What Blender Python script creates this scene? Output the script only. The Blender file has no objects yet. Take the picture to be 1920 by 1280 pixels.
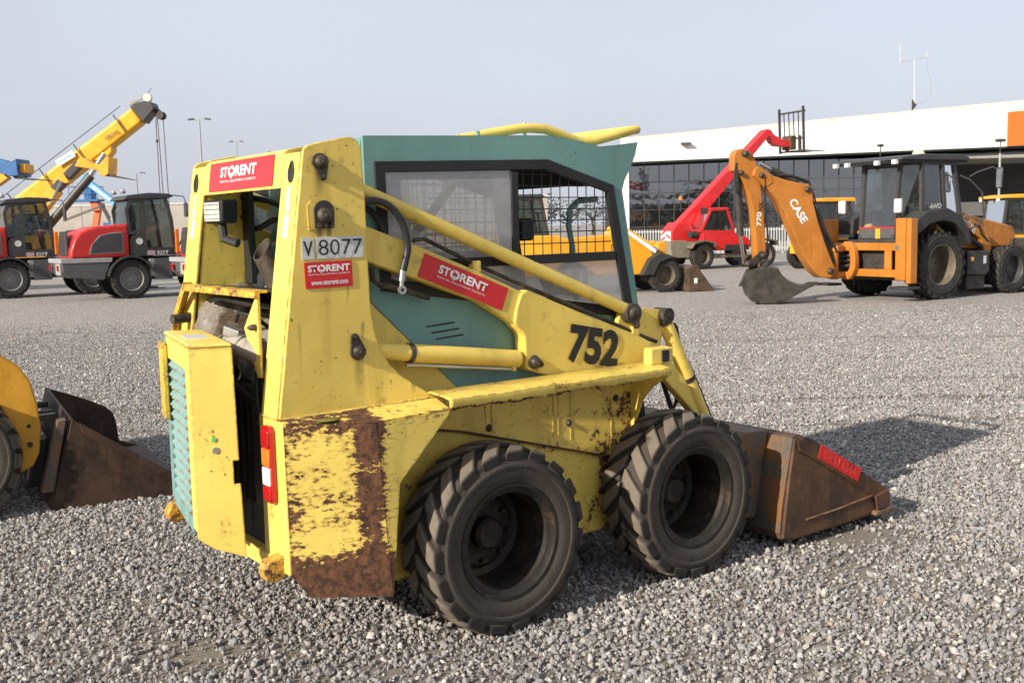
import bpy, bmesh, math, random
import numpy as np
from mathutils import Vector, Matrix, Euler
rnd = random.Random(7)
PI = math.pi
scene = bpy.context.scene
col = scene.collection

# ---------------------------------------------------------------- camera
cam_d = bpy.data.cameras.new("camera")
cam = bpy.data.objects.new("camera", cam_d)
col.objects.link(cam)
PITCH, ROLL = 0.1099, 0.0221
cam.matrix_world = Matrix.Translation((0, 0, 1.6512)) @ Matrix.Rotation(PI / 2 - PITCH, 4, 'X') @ Matrix.Rotation(-ROLL, 4, 'Z')
cam_d.sensor_width = 36.0
cam_d.lens = 36.0 * 1974.75 / 1920.0
cam_d.clip_start = 0.05
cam_d.clip_end = 3000.0
cam_d.dof.use_dof = True
cam_d.dof.focus_distance = 4.7
cam_d.dof.aperture_fstop = 14.0
scene.camera = cam

# ---------------------------------------------------------------- light
SUN_AZ = math.radians(43.4)      # direction in which the light travels, from +X towards +Y
SUN_EL = math.radians(25.5)
world = bpy.data.worlds.new("World")
scene.world = world
world.use_nodes = True
wn = world.node_tree
wn.nodes.clear()
sky = wn.nodes.new('ShaderNodeTexSky')
sky.sky_type = 'NISHITA'
sky.sun_disc = False
sky.sun_elevation = SUN_EL
sun_pos = Vector((-math.cos(SUN_AZ), -math.sin(SUN_AZ)))
sky.sun_rotation = math.atan2(sun_pos.x, sun_pos.y)
sky.altitude = 0
sky.air_density = 1.0
sky.dust_density = 4.0
sky.ozone_density = 1.0
# thin high overcast: the sky colour pulled towards an even pale grey, with soft cloud mottling
wtc = wn.nodes.new('ShaderNodeTexCoord')
wmap = wn.nodes.new('ShaderNodeMapping')
wmap.inputs['Scale'].default_value = (1.0, 1.0, 3.0)
wn.links.new(wtc.outputs['Generated'], wmap.inputs['Vector'])
wnoise = wn.nodes.new('ShaderNodeTexNoise')
wnoise.inputs['Scale'].default_value = .9
wnoise.inputs['Detail'].default_value = 4
wn.links.new(wmap.outputs[0], wnoise.inputs['Vector'])
wramp = wn.nodes.new('ShaderNodeValToRGB')
wramp.color_ramp.elements[0].position = 0.3
wramp.color_ramp.elements[0].color = (4.35, 4.5, 4.9, 1)
wramp.color_ramp.elements[1].position = 0.7
wramp.color_ramp.elements[1].color = (5.5, 5.88, 6.7, 1)
wn.links.new(wnoise.outputs['Fac'], wramp.inputs['Fac'])
wmix = wn.nodes.new('ShaderNodeMix')
wmix.data_type = 'RGBA'
wmix.inputs['Factor'].default_value = 0.88
wn.links.new(sky.outputs[0], wmix.inputs['A'])
wn.links.new(wramp.outputs[0], wmix.inputs['B'])
bgn = wn.nodes.new('ShaderNodeBackground')
bgn.inputs['Strength'].default_value = 0.10
wn.links.new(wmix.outputs['Result'], bgn.inputs['Color'])
wout = wn.nodes.new('ShaderNodeOutputWorld')
wn.links.new(bgn.outputs[0], wout.inputs['Surface'])

sun_d = bpy.data.lights.new("sun", 'SUN')
sun_d.energy = 5.0
sun_d.angle = math.radians(0.7)
sun_d.color = (1.0, 0.90, 0.76)
sun = bpy.data.objects.new("sun", sun_d)
col.objects.link(sun)
sd = Vector((math.cos(SUN_AZ) * math.cos(SUN_EL), math.sin(SUN_AZ) * math.cos(SUN_EL), -math.sin(SUN_EL)))
sun.rotation_euler = sd.to_track_quat('-Z', 'Y').to_euler()
sun.location = (-20, -20, 20)

scene.view_settings.view_transform = 'Standard'
scene.view_settings.look = 'None'
scene.view_settings.exposure = 0.45
scene.view_settings.gamma = 1.0
scene.view_settings.use_curve_mapping = False
scene.cycles.use_denoising = True
scene.cycles.max_bounces = 8
scene.cycles.transparent_max_bounces = 12

# ---------------------------------------------------------------- node helper and materials
class NG:
    def __init__(self, name):
        self.m = bpy.data.materials.new(name)
        self.m.use_nodes = True
        self.nt = self.m.node_tree
        self.nt.nodes.clear()
        self.out = self.nt.nodes.new('ShaderNodeOutputMaterial')
    def n(self, t, ins=None, **at):
        nd = self.nt.nodes.new(t)
        for k, v in at.items():
            setattr(nd, k, v)
        for k, v in (ins or {}).items():
            if isinstance(v, bpy.types.NodeSocket):
                self.nt.links.new(v, nd.inputs[k])
            else:
                nd.inputs[k].default_value = v
        return nd
    def math(self, op, a, b=0.0, c=0.0, clamp=False):
        return self.n('ShaderNodeMath', {0: a, 1: b, 2: c}, operation=op, use_clamp=clamp).outputs[0]
    def mix(self, f, a, b, bt='MIX'):
        def c4(v):
            return (*v, 1) if isinstance(v, tuple) and len(v) == 3 else v
        return self._mix(f, c4(a), c4(b), bt)
    def _mix(self, f, a, b, bt):
        nd = self.nt.nodes.new('ShaderNodeMix')
        nd.data_type = 'RGBA'
        nd.blend_type = bt
        for idx, v in ((0, f), (6, a), (7, b)):
            if isinstance(v, bpy.types.NodeSocket):
                self.nt.links.new(v, nd.inputs[idx])
            else:
                nd.inputs[idx].default_value = v
        return nd.outputs[2]
    def ss(self, v, a, b, lo=0.0, hi=1.0):
        return self.n('ShaderNodeMapRange', {'Value': v, 'From Min': a, 'From Max': b, 'To Min': lo, 'To Max': hi}, interpolation_type='SMOOTHSTEP').outputs[0]
    def noise(self, vec, scale, detail=4, rough=.55, dist=0.0, stretch=None):
        if stretch:
            vec = self.n('ShaderNodeMapping', {'Vector': vec, 'Scale': stretch}).outputs[0]
        return self.n('ShaderNodeTexNoise', {'Vector': vec, 'Scale': scale, 'Detail': detail, 'Roughness': rough, 'Distortion': dist}).outputs['Fac']
    def surf(self, sh):
        self.nt.links.new(sh, self.out.inputs['Surface'])
        return self.m

def srgb(r, g, b):
    f = lambda c: (c / 255 / 12.92) if c / 255 <= .04045 else ((c / 255 + .055) / 1.055) ** 2.4
    return (f(r), f(g), f(b))

def plain(name, c, rough=.5, metal=0.0, var=.15, vs=6.0, bump=0.0, bs=60.0, coat=0.0, spec=.5, dirt=None, dirt_t=.55):
    g = NG(name)
    tc = g.n('ShaderNodeTexCoord').outputs['Object']
    nz = g.noise(tc, vs, 5, .6)
    cc = g.mix(g.ss(nz, .3, .7), tuple(x * (1 - var) for x in c), tuple(min(1, x * (1 + var)) for x in c))
    if dirt:
        d = g.noise(tc, vs * 1.7, 7, .65)
        cc = g.mix(g.ss(d, dirt_t, dirt_t + .12, 0, .85), cc, dirt)
    p = g.n('ShaderNodeBsdfPrincipled', {'Base Color': cc, 'Roughness': rough, 'Metallic': metal, 'Coat Weight': coat, 'Specular IOR Level': spec})
    if bump:
        b = g.n('ShaderNodeBump', {'Height': g.noise(tc, bs, 4), 'Strength': bump, 'Distance': .01})
        g.nt.links.new(b.outputs[0], p.inputs['Normal'])
    return g.surf(p.outputs[0])

def paint(name, c, rust=.68, rough=.42, edge=1.0, dirt=.3, scale=4.0, scratch=.5, stretch=(1, 1, 1), extra=None, fade=.12, fine=.38, stains=()):
    """worn machine paint: faded patches, grime runs, rust chips, scratches and rubbed edges"""
    g = NG(name)
    tcn = g.n('ShaderNodeTexCoord')
    tc = tcn.outputs['Object']
    n1 = g.noise(tc, scale, 9, .66, .3, stretch)
    n2 = g.noise(tc, scale * 9, 5, .6, 0, stretch)
    m = g.math('ADD', g.math('MULTIPLY', n1, 1 - fine), g.math('MULTIPLY', n2, fine))
    if extra:
        m = g.math('ADD', m, extra(g, tc))
    rm = g.ss(m, rust, rust + .022)
    halo = g.ss(m, rust - .075, rust + .01)
    # scratches: thin contour lines of a soft noise
    sn = g.noise(tc, 5.5, 2, .5, .8)
    line = g.ss(g.math('ABSOLUTE', g.math('SUBTRACT', sn, .5)), .0025, .0012)
    sel = g.math('MULTIPLY', g.ss(g.noise(tc, 2.3, 2), .58, .63), g.ss(g.noise(tc, 9, 3), .45, .55))
    sm = g.math('MULTIPLY', g.math('MULTIPLY', line, sel), scratch)
    if edge:
        bv = g.n('ShaderNodeBevel', {'Radius': .012}, samples=3)
        geo = g.n('ShaderNodeNewGeometry')
        dt = g.n('ShaderNodeVectorMath', {0: bv.outputs[0], 1: geo.outputs['Normal']}, operation='DOT_PRODUCT').outputs['Value']
        em = g.math('MULTIPLY', g.ss(dt, .97, .86), g.ss(g.noise(tc, 22, 5, .7), .42, .52))
        rm = g.math('MAXIMUM', rm, g.math('MULTIPLY', em, edge))
    rm = g.math('MAXIMUM', rm, sm)
    # small stone chips in loose groups
    ch = g.math('MULTIPLY', g.ss(g.noise(tc, 55, 3, .6), .665, .69), g.ss(g.noise(tc, 3.1, 4), .48, .60))
    rm = g.math('MAXIMUM', rm, g.math('MULTIPLY', ch, min(1.0, edge + .2)))
    fz = g.noise(tc, 1.7, 4)
    base = g.mix(g.ss(fz, .35, .7), tuple(x * (1 - fade) for x in c), tuple(min(1, x * (1 + fade * .6) + .01) for x in c))
    runs = g.noise(tc, 7.0, 5, .6, 0, (1, 1, .12))
    base = g.mix(g.ss(runs, .52, .72, 0, dirt), base, tuple(x * .45 for x in c))
    grime = g.noise(tc, 14, 6, .7)
    base = g.mix(g.ss(grime, .58, .74, 0, dirt), base, (.09, .07, .045))
    if stains:
        sx = g.n('ShaderNodeSeparateXYZ', {0: tc})
        wig = g.math('MULTIPLY', g.math('SUBTRACT', g.noise(tc, 6, 3), .5), .03)
        for xp, zp, w, ln in stains:
            dx = g.math('ABSOLUTE', g.math('ADD', g.math('SUBTRACT', sx.outputs[0], xp), wig))
            k = g.math('MULTIPLY', g.ss(dx, w, w * .15), g.math('MULTIPLY', g.ss(sx.outputs[2], zp - ln, zp), g.ss(sx.outputs[2], zp + .02, zp)))
            k = g.math('MULTIPLY', k, g.ss(runs, .35, .6, .2, .75))
            base = g.mix(k, base, (.12, .075, .03))
    base = g.mix(g.math('MULTIPLY', halo, .55), base, (.33, .17, .05))
    rc = g.mix(g.ss(g.noise(tc, 38, 5, .7), .35, .65), (.040, .020, .012), (.165, .070, .032))
    cc = g.mix(rm, base, rc)
    ro = g.math('ADD', rough, g.math('MULTIPLY', rm, .4))
    hgt = g.math('ADD', g.math('SUBTRACT', g.math('MULTIPLY', g.noise(tc, 70, 3), .15), g.math('MULTIPLY', rm, .5)), g.math('MULTIPLY', g.noise(tc, 4.5, 2), 2.2))
    b = g.n('ShaderNodeBump', {'Height': hgt, 'Strength': .35, 'Distance': .004})
    p = g.n('ShaderNodeBsdfPrincipled', {'Base Color': cc, 'Roughness': ro, 'Normal': b.outputs[0], 'Specular IOR Level': .45})
    return g.surf(p.outputs[0])

def steel(name, c1, c2, rough=.7, scale=5.0, metal=.25, c3=None):
    """bare rusty or dirty steel in two or three tones"""
    g = NG(name)
    tc = g.n('ShaderNodeTexCoord').outputs['Object']
    n1 = g.noise(tc, scale, 8, .65, .4)
    n2 = g.noise(tc, scale * 8, 6, .7, 0, (1, 1, .3))
    cc = g.mix(g.ss(n1, .36, .66), c1, c2)
    cc = g.mix(g.ss(n2, .5, .75, 0, .6), cc, tuple(x * 1.7 for x in c2))
    if c3:
        n3 = g.noise(tc, scale * .7, 6, .6, .5)
        cc = g.mix(g.ss(n3, .56, .62, 0, .8), cc, c3)
    b = g.n('ShaderNodeBump', {'Height': n2, 'Strength': .4, 'Distance': .004})
    p = g.n('ShaderNodeBsdfPrincipled', {'Base Color': cc, 'Roughness': g.math('ADD', rough - .15, g.math('MULTIPLY', n1, .3)), 'Metallic': metal, 'Normal': b.outputs[0]})
    return g.surf(p.outputs[0])

def glass(name, tint, refl=.10, rough=.02, haze=0.0, hazecol=(.6, .6, .6), uneven=.35):
    """clear or grimy pane: tinted see-through, mirror share rising at grazing angles, film of dirt"""
    g = NG(name)
    tc = g.n('ShaderNodeTexCoord').outputs['Object']
    t = g.n('ShaderNodeBsdfTransparent', {'Color': (*tint, 1)})
    gl = g.n('ShaderNodeBsdfGlossy', {'Color': (.9, .92, .95, 1), 'Roughness': rough})
    lw = g.n('ShaderNodeLayerWeight', {'Blend': .25})
    f = g.math('ADD', g.math('MULTIPLY', lw.outputs['Fresnel'], .8), refl, clamp=True)
    sh = g.n('ShaderNodeMixShader', {0: f, 1: t.outputs[0], 2: gl.outputs[0]}).outputs[0]
    if haze:
        nz = g.noise(tc, 3.0, 7, .65, .6)
        n2 = g.noise(tc, 26, 5, .7, 0, (1, 1, .25))
        k = g.math('ADD', g.ss(nz, .3, .7, haze * (1 - uneven), haze), g.ss(n2, .5, .8, 0, .12), clamp=True)
        d = g.n('ShaderNodeBsdfDiffuse', {'Color': (*hazecol, 1)})
        tr = g.n('ShaderNodeBsdfTranslucent', {'Color': (*hazecol, 1)})
        dd = g.n('ShaderNodeMixShader', {0: .45, 1: d.outputs[0], 2: tr.outputs[0]})
        sh = g.n('ShaderNodeMixShader', {0: k, 1: sh, 2: dd.outputs[0]}).outputs[0]
    return g.surf(sh)

# ---------------------------------------------------------------- mesh helper
class MB:
    def __init__(self):
        self.v = []
        self.f = []
    def add(self, vs, fs):
        o = len(self.v)
        self.v += [tuple(p) for p in vs]
        self.f += [tuple(i + o for i in q) for q in fs]
        return self
    def box(self, x0, x1, y0, y1, z0, z1):
        vs = [(x, y, z) for z in (z0, z1) for y in (y0, y1) for x in (x0, x1)]
        return self.add(vs, [(0, 2, 3, 1), (4, 5, 7, 6), (0, 1, 5, 4), (2, 6, 7, 3), (0, 4, 6, 2), (1, 3, 7, 5)])
    def obox(self, c, s, rot=(0, 0, 0)):
        M = Euler(rot).to_matrix()
        b = MB().box(-s[0] / 2, s[0] / 2, -s[1] / 2, s[1] / 2, -s[2] / 2, s[2] / 2)
        return self.add([Vector(c) + M @ Vector(p) for p in b.v], b.f)
    def bar(self, p0, p1, w, h, up=(0, 0, 1)):
        p0, p1 = Vector(p0), Vector(p1)
        d = (p1 - p0).normalized()
        s = d.cross(Vector(up))
        if s.length < 1e-4:
            s = d.cross(Vector((1, 0, 0)))
        s.normalize()
        u = s.cross(d)
        vs = [p + s * (a * w / 2) + u * (b * h / 2) for p in (p0, p1) for a, b in ((-1, -1), (1, -1), (1, 1), (-1, 1))]
        return self.add(vs, [(3, 2, 1, 0), (4, 5, 6, 7), (0, 1, 5, 4), (1, 2, 6, 5), (2, 3, 7, 6), (3, 0, 4, 7)])
    @staticmethod
    def _pt(axis, a, b, t):
        return {'y': (a, t, b), 'x': (t, a, b), 'z': (a, b, t)}[axis]
    def prism(self, poly, axis, t0, t1):
        n = len(poly)
        vs = [self._pt(axis, a, b, t0) for a, b in poly] + [self._pt(axis, a, b, t1) for a, b in poly]
        fs = [tuple(range(n)), tuple(range(2 * n - 1, n - 1, -1))]
        fs += [(i, i + n, (i + 1) % n + n, (i + 1) % n) for i in range(n)]
        return self.add(vs, fs)
    def ring(self, outer, inner, axis, t0, t1):
        n = len(outer)
        vs = []
        for t in (t0, t1):
            vs += [self._pt(axis, a, b, t) for a, b in outer] + [self._pt(axis, a, b, t) for a, b in inner]
        fs = []
        for i in range(n):
            j = (i + 1) % n
            fs += [(i, j, n + j, n + i), (2 * n + i, 3 * n + i, 3 * n + j, 2 * n + j), (i, 2 * n + i, 2 * n + j, j), (n + i, n + j, 3 * n + j, 3 * n + i)]
        return self.add(vs, fs)
    def tube(self, path, r, seg=10, cap=True):
        P = [Vector(p) for p in path]
        n = len(P)
        R = r if isinstance(r, (list, tuple)) else [r] * n
        T = []
        for i in range(n):
            T.append((P[min(i + 1, n - 1)] - P[max(i - 1, 0)]).normalized())
        a = T[0].orthogonal().normalized()
        vs = []
        for i in range(n):
            a = (a - T[i] * a.dot(T[i])).normalized()
            b = T[i].cross(a)
            vs += [P[i] + (a * math.cos(2 * PI * k / seg) + b * math.sin(2 * PI * k / seg)) * R[i] for k in range(seg)]
        fs = [(i * seg + k, i * seg + (k + 1) % seg, (i + 1) * seg + (k + 1) % seg, (i + 1) * seg + k) for i in range(n - 1) for k in range(seg)]
        if cap:
            fs += [tuple(range(seg - 1, -1, -1)), tuple(range((n - 1) * seg, n * seg))]
        return self.add(vs, fs)
    def cyl(self, p0, p1, r, seg=16, r1=None):
        return self.tube([p0, p1], [r, r if r1 is None else r1], seg)
    def lathe(self, prof, c=(0, 0, 0), axis='y', seg=48, closed=False):
        vs, n = [], len(prof)
        for k in range(seg):
            a = 2 * PI * k / seg
            ca, sa = math.cos(a), math.sin(a)
            for r, t in prof:
                p = {'y': (r * ca, t, r * sa), 'z': (r * ca, r * sa, t), 'x': (t, r * ca, r * sa)}[axis]
                vs.append((p[0] + c[0], p[1] + c[1], p[2] + c[2]))
        fs = []
        m = n if closed else n - 1
        for k in range(seg):
            k2 = (k + 1) % seg
            for i in range(m):
                j = (i + 1) % n
                fs.append((k * n + i, k * n + j, k2 * n + j, k2 * n + i))
        return self.add(vs, fs)
    def sheet(self, quads):
        for q in quads:
            self.add(q, [tuple(range(len(q)))])
        return self
    def mesh(self, name, m, smooth=.6):
        me = bpy.data.meshes.new(name)
        me.from_pydata(self.v, [], self.f)
        bm = bmesh.new()
        bm.from_mesh(me)
        bmesh.ops.recalc_face_normals(bm, faces=bm.faces)
        bm.to_mesh(me)
        bm.free()
        if m:
            me.materials.append(m)
        if smooth:
            me.shade_smooth()
            me.set_sharp_from_angle(angle=smooth)
        return me
    def build(self, name, m, parent=None, bevel=0.0, solid=0.0, smooth=.6, seg=2, offset=-1):
        o = bpy.data.objects.new(name, self.mesh(name, m, smooth))
        col.objects.link(o)
        if parent:
            o.parent = parent
        if solid:
            md = o.modifiers.new('sol', 'SOLIDIFY')
            md.thickness = solid
            md.offset = offset
        if bevel:
            md = o.modifiers.new('bev', 'BEVEL')
            md.width = bevel
            md.segments = seg
            md.limit_method = 'ANGLE'
            md.angle_limit = .6
            md.harden_normals = True
        return o

def empty(name, loc=(0, 0, 0), rz=0.0, parent=None):
    o = bpy.data.objects.new(name, None)
    col.objects.link(o)
    o.location = loc
    o.rotation_euler = (0, 0, rz)
    if parent:
        o.parent = parent
    o.empty_display_size = .2
    return o
def tag(o, label=None, cat=None, group=None, kind=None):
    for k, v in (('label', label), ('category', cat), ('group', group), ('kind', kind)):
        if v:
            o[k] = v
    return o
def place(me, name, parent, loc=(0, 0, 0), rot=(0, 0, 0), sc=(1, 1, 1)):
    o = bpy.data.objects.new(name, me)
    col.objects.link(o)
    o.parent = parent
    o.location, o.rotation_euler, o.scale = loc, rot, sc
    return o
def copy_tree(o, parent=None):
    c = o.copy()
    col.objects.link(c)
    c.parent = parent
    for ch in list(o.children):
        copy_tree(ch, c)
    return c

# flat print: quads and lettering laid a few millimetres proud of a surface
def quad(name, O, U, V, m, parent, n=None):
    O, U, V = Vector(O), Vector(U), Vector(V)
    nn = U.cross(V).normalized() * .0012
    b = MB().add([O - nn, O + U - nn, O + U + V - nn, O + V - nn, O + nn, O + U + nn, O + U + V + nn, O + V + nn],
                 [(3, 2, 1, 0), (4, 5, 6, 7), (0, 1, 5, 4), (1, 2, 6, 5), (2, 3, 7, 6), (3, 0, 4, 7)])
    return b.build(name, m, parent, smooth=0)
def lettering(name, s, O, U, V, m, parent, bold=.0, lift=.003):
    """text fitted into the parallelogram O, U, V"""
    cu = bpy.data.curves.new('t', 'FONT')
    cu.body = s
    cu.size = 1
    cu.offset = bold
    cu.resolution_u = 3
    ob = bpy.data.objects.new('t', cu)
    col.objects.link(ob)
    dg = bpy.context.evaluated_depsgraph_get()
    me = bpy.data.meshes.new_from_object(ob.evaluated_get(dg))
    bpy.data.objects.remove(ob)
    bpy.data.curves.remove(cu)
    xs = [v.co.x for v in me.vertices]
    ys = [v.co.y for v in me.vertices]
    x0, x1, y0, y1 = min(xs), max(xs), min(ys), max(ys)
    O, U, V = Vector(O), Vector(U), Vector(V)
    nn = U.cross(V).normalized() * lift
    for v in me.vertices:
        v.co = O + U * ((v.co.x - x0) / (x1 - x0)) + V * ((v.co.y - y0) / (y1 - y0)) + nn
    me.materials.clear()
    me.materials.append(m)
    o = bpy.data.objects.new(name, me)
    col.objects.link(o)
    if parent:
        o.parent = parent
    return o
def sub(O, U, V, a, b):
    return Vector(O) + Vector(U) * a + Vector(V) * b

# wheel: tyre and rim meshes about a local y axis, outer face towards -y
def tyre_mesh(name, R, W, rb, lugs, lug_h, lug_w, skew, m, depth=.5):
    h = W / 2
    base = R - lug_h
    b = MB()
    b.lathe([(rb, -h * .80), (rb + .012, -h * .90), (rb + (base - rb) * .30, -h * .985), (rb + (base - rb) * .36, -h * 1.0), (rb + (base - rb) * .55, -h * 1.0), (rb + (base - rb) * .60, -h * 1.035),
             (rb + (base - rb) * .68, -h * 1.035), (rb + (base - rb) * .74, -h * .99), (base - .004, -h * .93), (base, -h * .85), (base + .004, 0), (base, h * .85), (base - .004, h * .93), (rb + (base - rb) * .5, h), (rb + .012, h * .9), (rb, h * .8)], seg=64)
    for side in (-1, 1):
        for k in range(lugs):
            a0 = 2 * PI * (k + (.5 if side > 0 else 0)) / lugs
            vs, ns = [], 5
            for i in range(ns):
                t = i / (ns - 1)
                y = side * (h * 0.03 + (h * 1.0 - h * .03) * t)
                ac = a0 + skew * t
                top = R - .25 * lug_h * t * t
                if t == 1:
                    top = R - .45 * lug_h
                bot = base - .012 - (.03 * (t > .9)) * R
                wa = lug_w / R / 2 * (.8 + .35 * t)
                for r_, w_ in ((bot, wa * 1.15), (top, wa * .92)):
                    for sgn in (-1, 1):
                        a = ac + sgn * w_
                        vs.append((r_ * math.cos(a), y, r_ * math.sin(a)))
            fs = []
            for i in range(ns - 1):
                o, q = i * 4, i * 4 + 4
                fs += [(o, o + 2, q + 2, q), (o + 2, o + 3, q + 3, q + 2), (o + 3, o + 1, q + 1, q + 3), (o + 1, o, q, q + 1)]
            fs += [(0, 1, 3, 2), (ns * 4 - 4, ns * 4 - 2, ns * 4 - 1, ns * 4 - 3)]
            b.add(vs, fs)
    return b.mesh(name, m, .5)
def rim_mesh(name, rb, W, dish, m, holes=8):
    h = W / 2
    b = MB()
    b.lathe([(rb + .012, -h * .86), (rb + .010, -h * .93), (rb - .002, -h * .93), (rb - .012, -h * .84), (rb - .03, -h * .78), (rb - .036, -h * .55), (rb - .038, dish), (rb * .72, dish + .012), (rb * .62, dish - .015), (rb * .46, dish - .02), (.001, dish - .02)], seg=48)
    b.lathe([(rb - .02, h * .85), (rb - .036, h * .8), (rb - .038, dish)], seg=48)
    b.lathe([(rb * .30, dish - .02), (rb * .30, dish - .06), (rb * .24, dish - .075), (.001, dish - .075)], seg=24)
    for k in range(holes):
        a = 2 * PI * k / holes
        c = (rb * .52 * math.cos(a), dish - .02, rb * .52 * math.sin(a))
        b.cyl(c, (c[0], c[1] - .022, c[2]), rb * .055, 6)
    return b.mesh(name, m, .6)
def wheel(parent, ty, rm, loc, outer=-1, spin=0.0, sc=1.0, nm='wheel'):
    w = empty(nm, loc, 0 if outer < 0 else PI, parent)
    place(ty, 'tyre', w, rot=(0, spin, 0), sc=(sc, sc, sc))
    place(rm, 'rim', w, rot=(0, spin, 0), sc=(sc, sc, sc))
    return w
# ---------------------------------------------------------------- shared materials
YEL = (.80, .595, .12)
m_yellow = paint('yellow_paint', YEL, rust=.67, dirt=.45, stains=((-.69, 1.86, .03, .13), (-.70, 1.65, .02, .10), (-.565, 1.175, .03, .2), (-.66, 1.65, .015, .06), (-.54, 1.29, .012, .09), (-.60, 1.46, .01, .12), (-.80, 1.30, .012, .25), (-.33, 1.05, .015, .06)))
def panel_extra(g, tc):
    sx = g.n('ShaderNodeSeparateXYZ', {0: tc})
    x, z = sx.outputs[0], sx.outputs[2]
    front = g.math('MULTIPLY', g.ss(x, .55, .90, 0, .11), g.ss(z, .95, .75, .2, 1))
    seam = g.ss(g.math('ABSOLUTE', g.math('ADD', g.math('MULTIPLY', x, .284), g.math('SUBTRACT', z, .795))), .05, .005, 0, .045)
    return g.math('ADD', front, seam)
m_yellow_worn = paint('yellow_paint_worn', YEL, rust=.588, dirt=.45, scale=6)
m_panel = paint('yellow_paint_panel', YEL, rust=.60, dirt=.5, scale=7, extra=panel_extra)
m_yellow_clean = paint('yellow_paint_arm', YEL, rust=.70, dirt=.42, edge=.8, scratch=.3, stains=((.30, 1.05, .03, .08), (.10, 1.36, .02, .08)))
m_green = paint('teal_paint', (.155, .315, .29), rust=.74, dirt=.2, edge=.35, scratch=.2)
m_green_worn = paint('teal_paint_worn', (.20, .37, .36), rust=.575, dirt=.6, scale=8, edge=.9)
m_black = plain('black_frame', (.013, .013, .014), .55, var=.3)
m_dark = plain('dark_grimy_metal', (.03, .028, .026), .65, var=.4, bump=.3, dirt=(.07, .055, .04))
m_rubber = plain('hose_rubber', (.016, .016, .017), .5, var=.3, dirt=(.06, .055, .05), dirt_t=.6)
m_pin = steel('pin_steel', (.035, .028, .024), (.11, .09, .075), .55, 18, .5)
m_chrome = plain('chrome', (.55, .55, .56), .18, 1.0, var=.1)
m_zinc = plain('zinc_fitting', (.5, .5, .48), .35, .8, var=.2)
m_red = plain('red_sticker', (.60, .018, .024), .35, var=.06, coat=.2)
m_white = plain('white_print', (.80, .80, .79), .5, var=.04)
m_blackprint = plain('black_print', (.012, .012, .012), .5, var=.1)
m_plate = plain('grey_white_label', (.58, .58, .57), .4, var=.08, dirt=(.35, .30, .2), dirt_t=.62)
m_bucket = steel('bucket_steel', (.042, .022, .013), (.125, .060, .030), .7, 4, .1)
m_bucket_back = steel('bucket_back_steel', (.085, .083, .07), (.17, .085, .038), .65, 5, .15, (.21, .09, .028))
m_bucket_edge = steel('bucket_edge_steel', (.13, .07, .035), (.30, .19, .10), .55, 9, .35)
m_exhaust = steel('exhaust_steel', (.05, .04, .034), (.12, .09, .07), .6, 12, .4)
m_lamp = plain('lamp_lens', (.55, .55, .52), .12, 0, var=.25, vs=40)
m_red_lens = plain('red_lens', (.42, .012, .015), .12, var=.1, coat=.6)
m_amber = plain('amber_lens', (.80, .20, .03), .15, var=.15, vs=30, coat=.5)
m_white_lens = plain('white_lens', (.72, .70, .70), .15, var=.1, coat=.5)
m_window = glass('scratched_window', (.85, .85, .85), .05, .08, .66, (.80, .80, .80))
m_window_low = glass('hazed_window', (.85, .85, .85), .05, .08, .58, (.78, .78, .78))
m_cabglass = glass('cab_glass', (.55, .60, .58), .03, .01, .06, (.5, .5, .5))
m_seat = plain('seat_vinyl', (.02, .02, .02), .5)

def tyre_mat(name, rub, dust, t=.45, R=1.0):
    g = NG(name)
    tc = g.n('ShaderNodeTexCoord').outputs['Object']
    sx = g.n('ShaderNodeSeparateXYZ', {0: tc})
    r = g.math('SQRT', g.math('ADD', g.math('MULTIPLY', sx.outputs[0], sx.outputs[0]), g.math('MULTIPLY', sx.outputs[2], sx.outputs[2])))
    nz = g.noise(tc, 9, 8, .65)
    n2 = g.noise(tc, 45, 5, .7)
    # dust, more on tread blocks than sidewall; grooves kept darker for tread contrast
    k = g.math('ADD', g.ss(nz, t, t + .22, 0, .7), g.ss(n2, .5, .75, 0, .25))
    geo = g.n('ShaderNodeNewGeometry')
    rad = g.n('ShaderNodeVectorMath', {0: tc}, operation='NORMALIZE').outputs[0]
    side = g.math('ABSOLUTE', g.n('ShaderNodeSeparateXYZ', {0: g.n('ShaderNodeVectorTransform', {0: geo.outputs['Normal']}, convert_from='WORLD', convert_to='OBJECT', vector_type='NORMAL').outputs[0]}).outputs[1])
    k = g.math('MULTIPLY', k, g.ss(side, .35, .9, 1.0, .26))
    k = g.math('MULTIPLY', k, g.math('MAXIMUM', g.ss(r, R * .92, R * .985, .18, 1.0), g.ss(r, R * .90, R * .86, 0, 1)))
    cc = g.mix(k, rub, dust)
    b = g.n('ShaderNodeBump', {'Height': g.math('ADD', n2, g.math('MULTIPLY', g.noise(tc, 160, 3), .4)), 'Strength': .35, 'Distance': .003})
    p = g.n('ShaderNodeBsdfPrincipled', {'Base Color': cc, 'Roughness': .78, 'Normal': b.outputs[0], 'Specular IOR Level': .35})
    return g.surf(p.outputs[0])
m_tyre = tyre_mat('tyre_rubber', (.017, .015, .014), (.21, .175, .138), .27, .3875)
m_tyre_bg = tyre_mat('tyre_rubber_far', (.022, .021, .021), (.13, .11, .09), .42)
m_rim = steel('rim_grime', (.010, .009, .008), (.032, .024, .018), .6, 9, .2, (.075, .045, .026))

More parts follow.
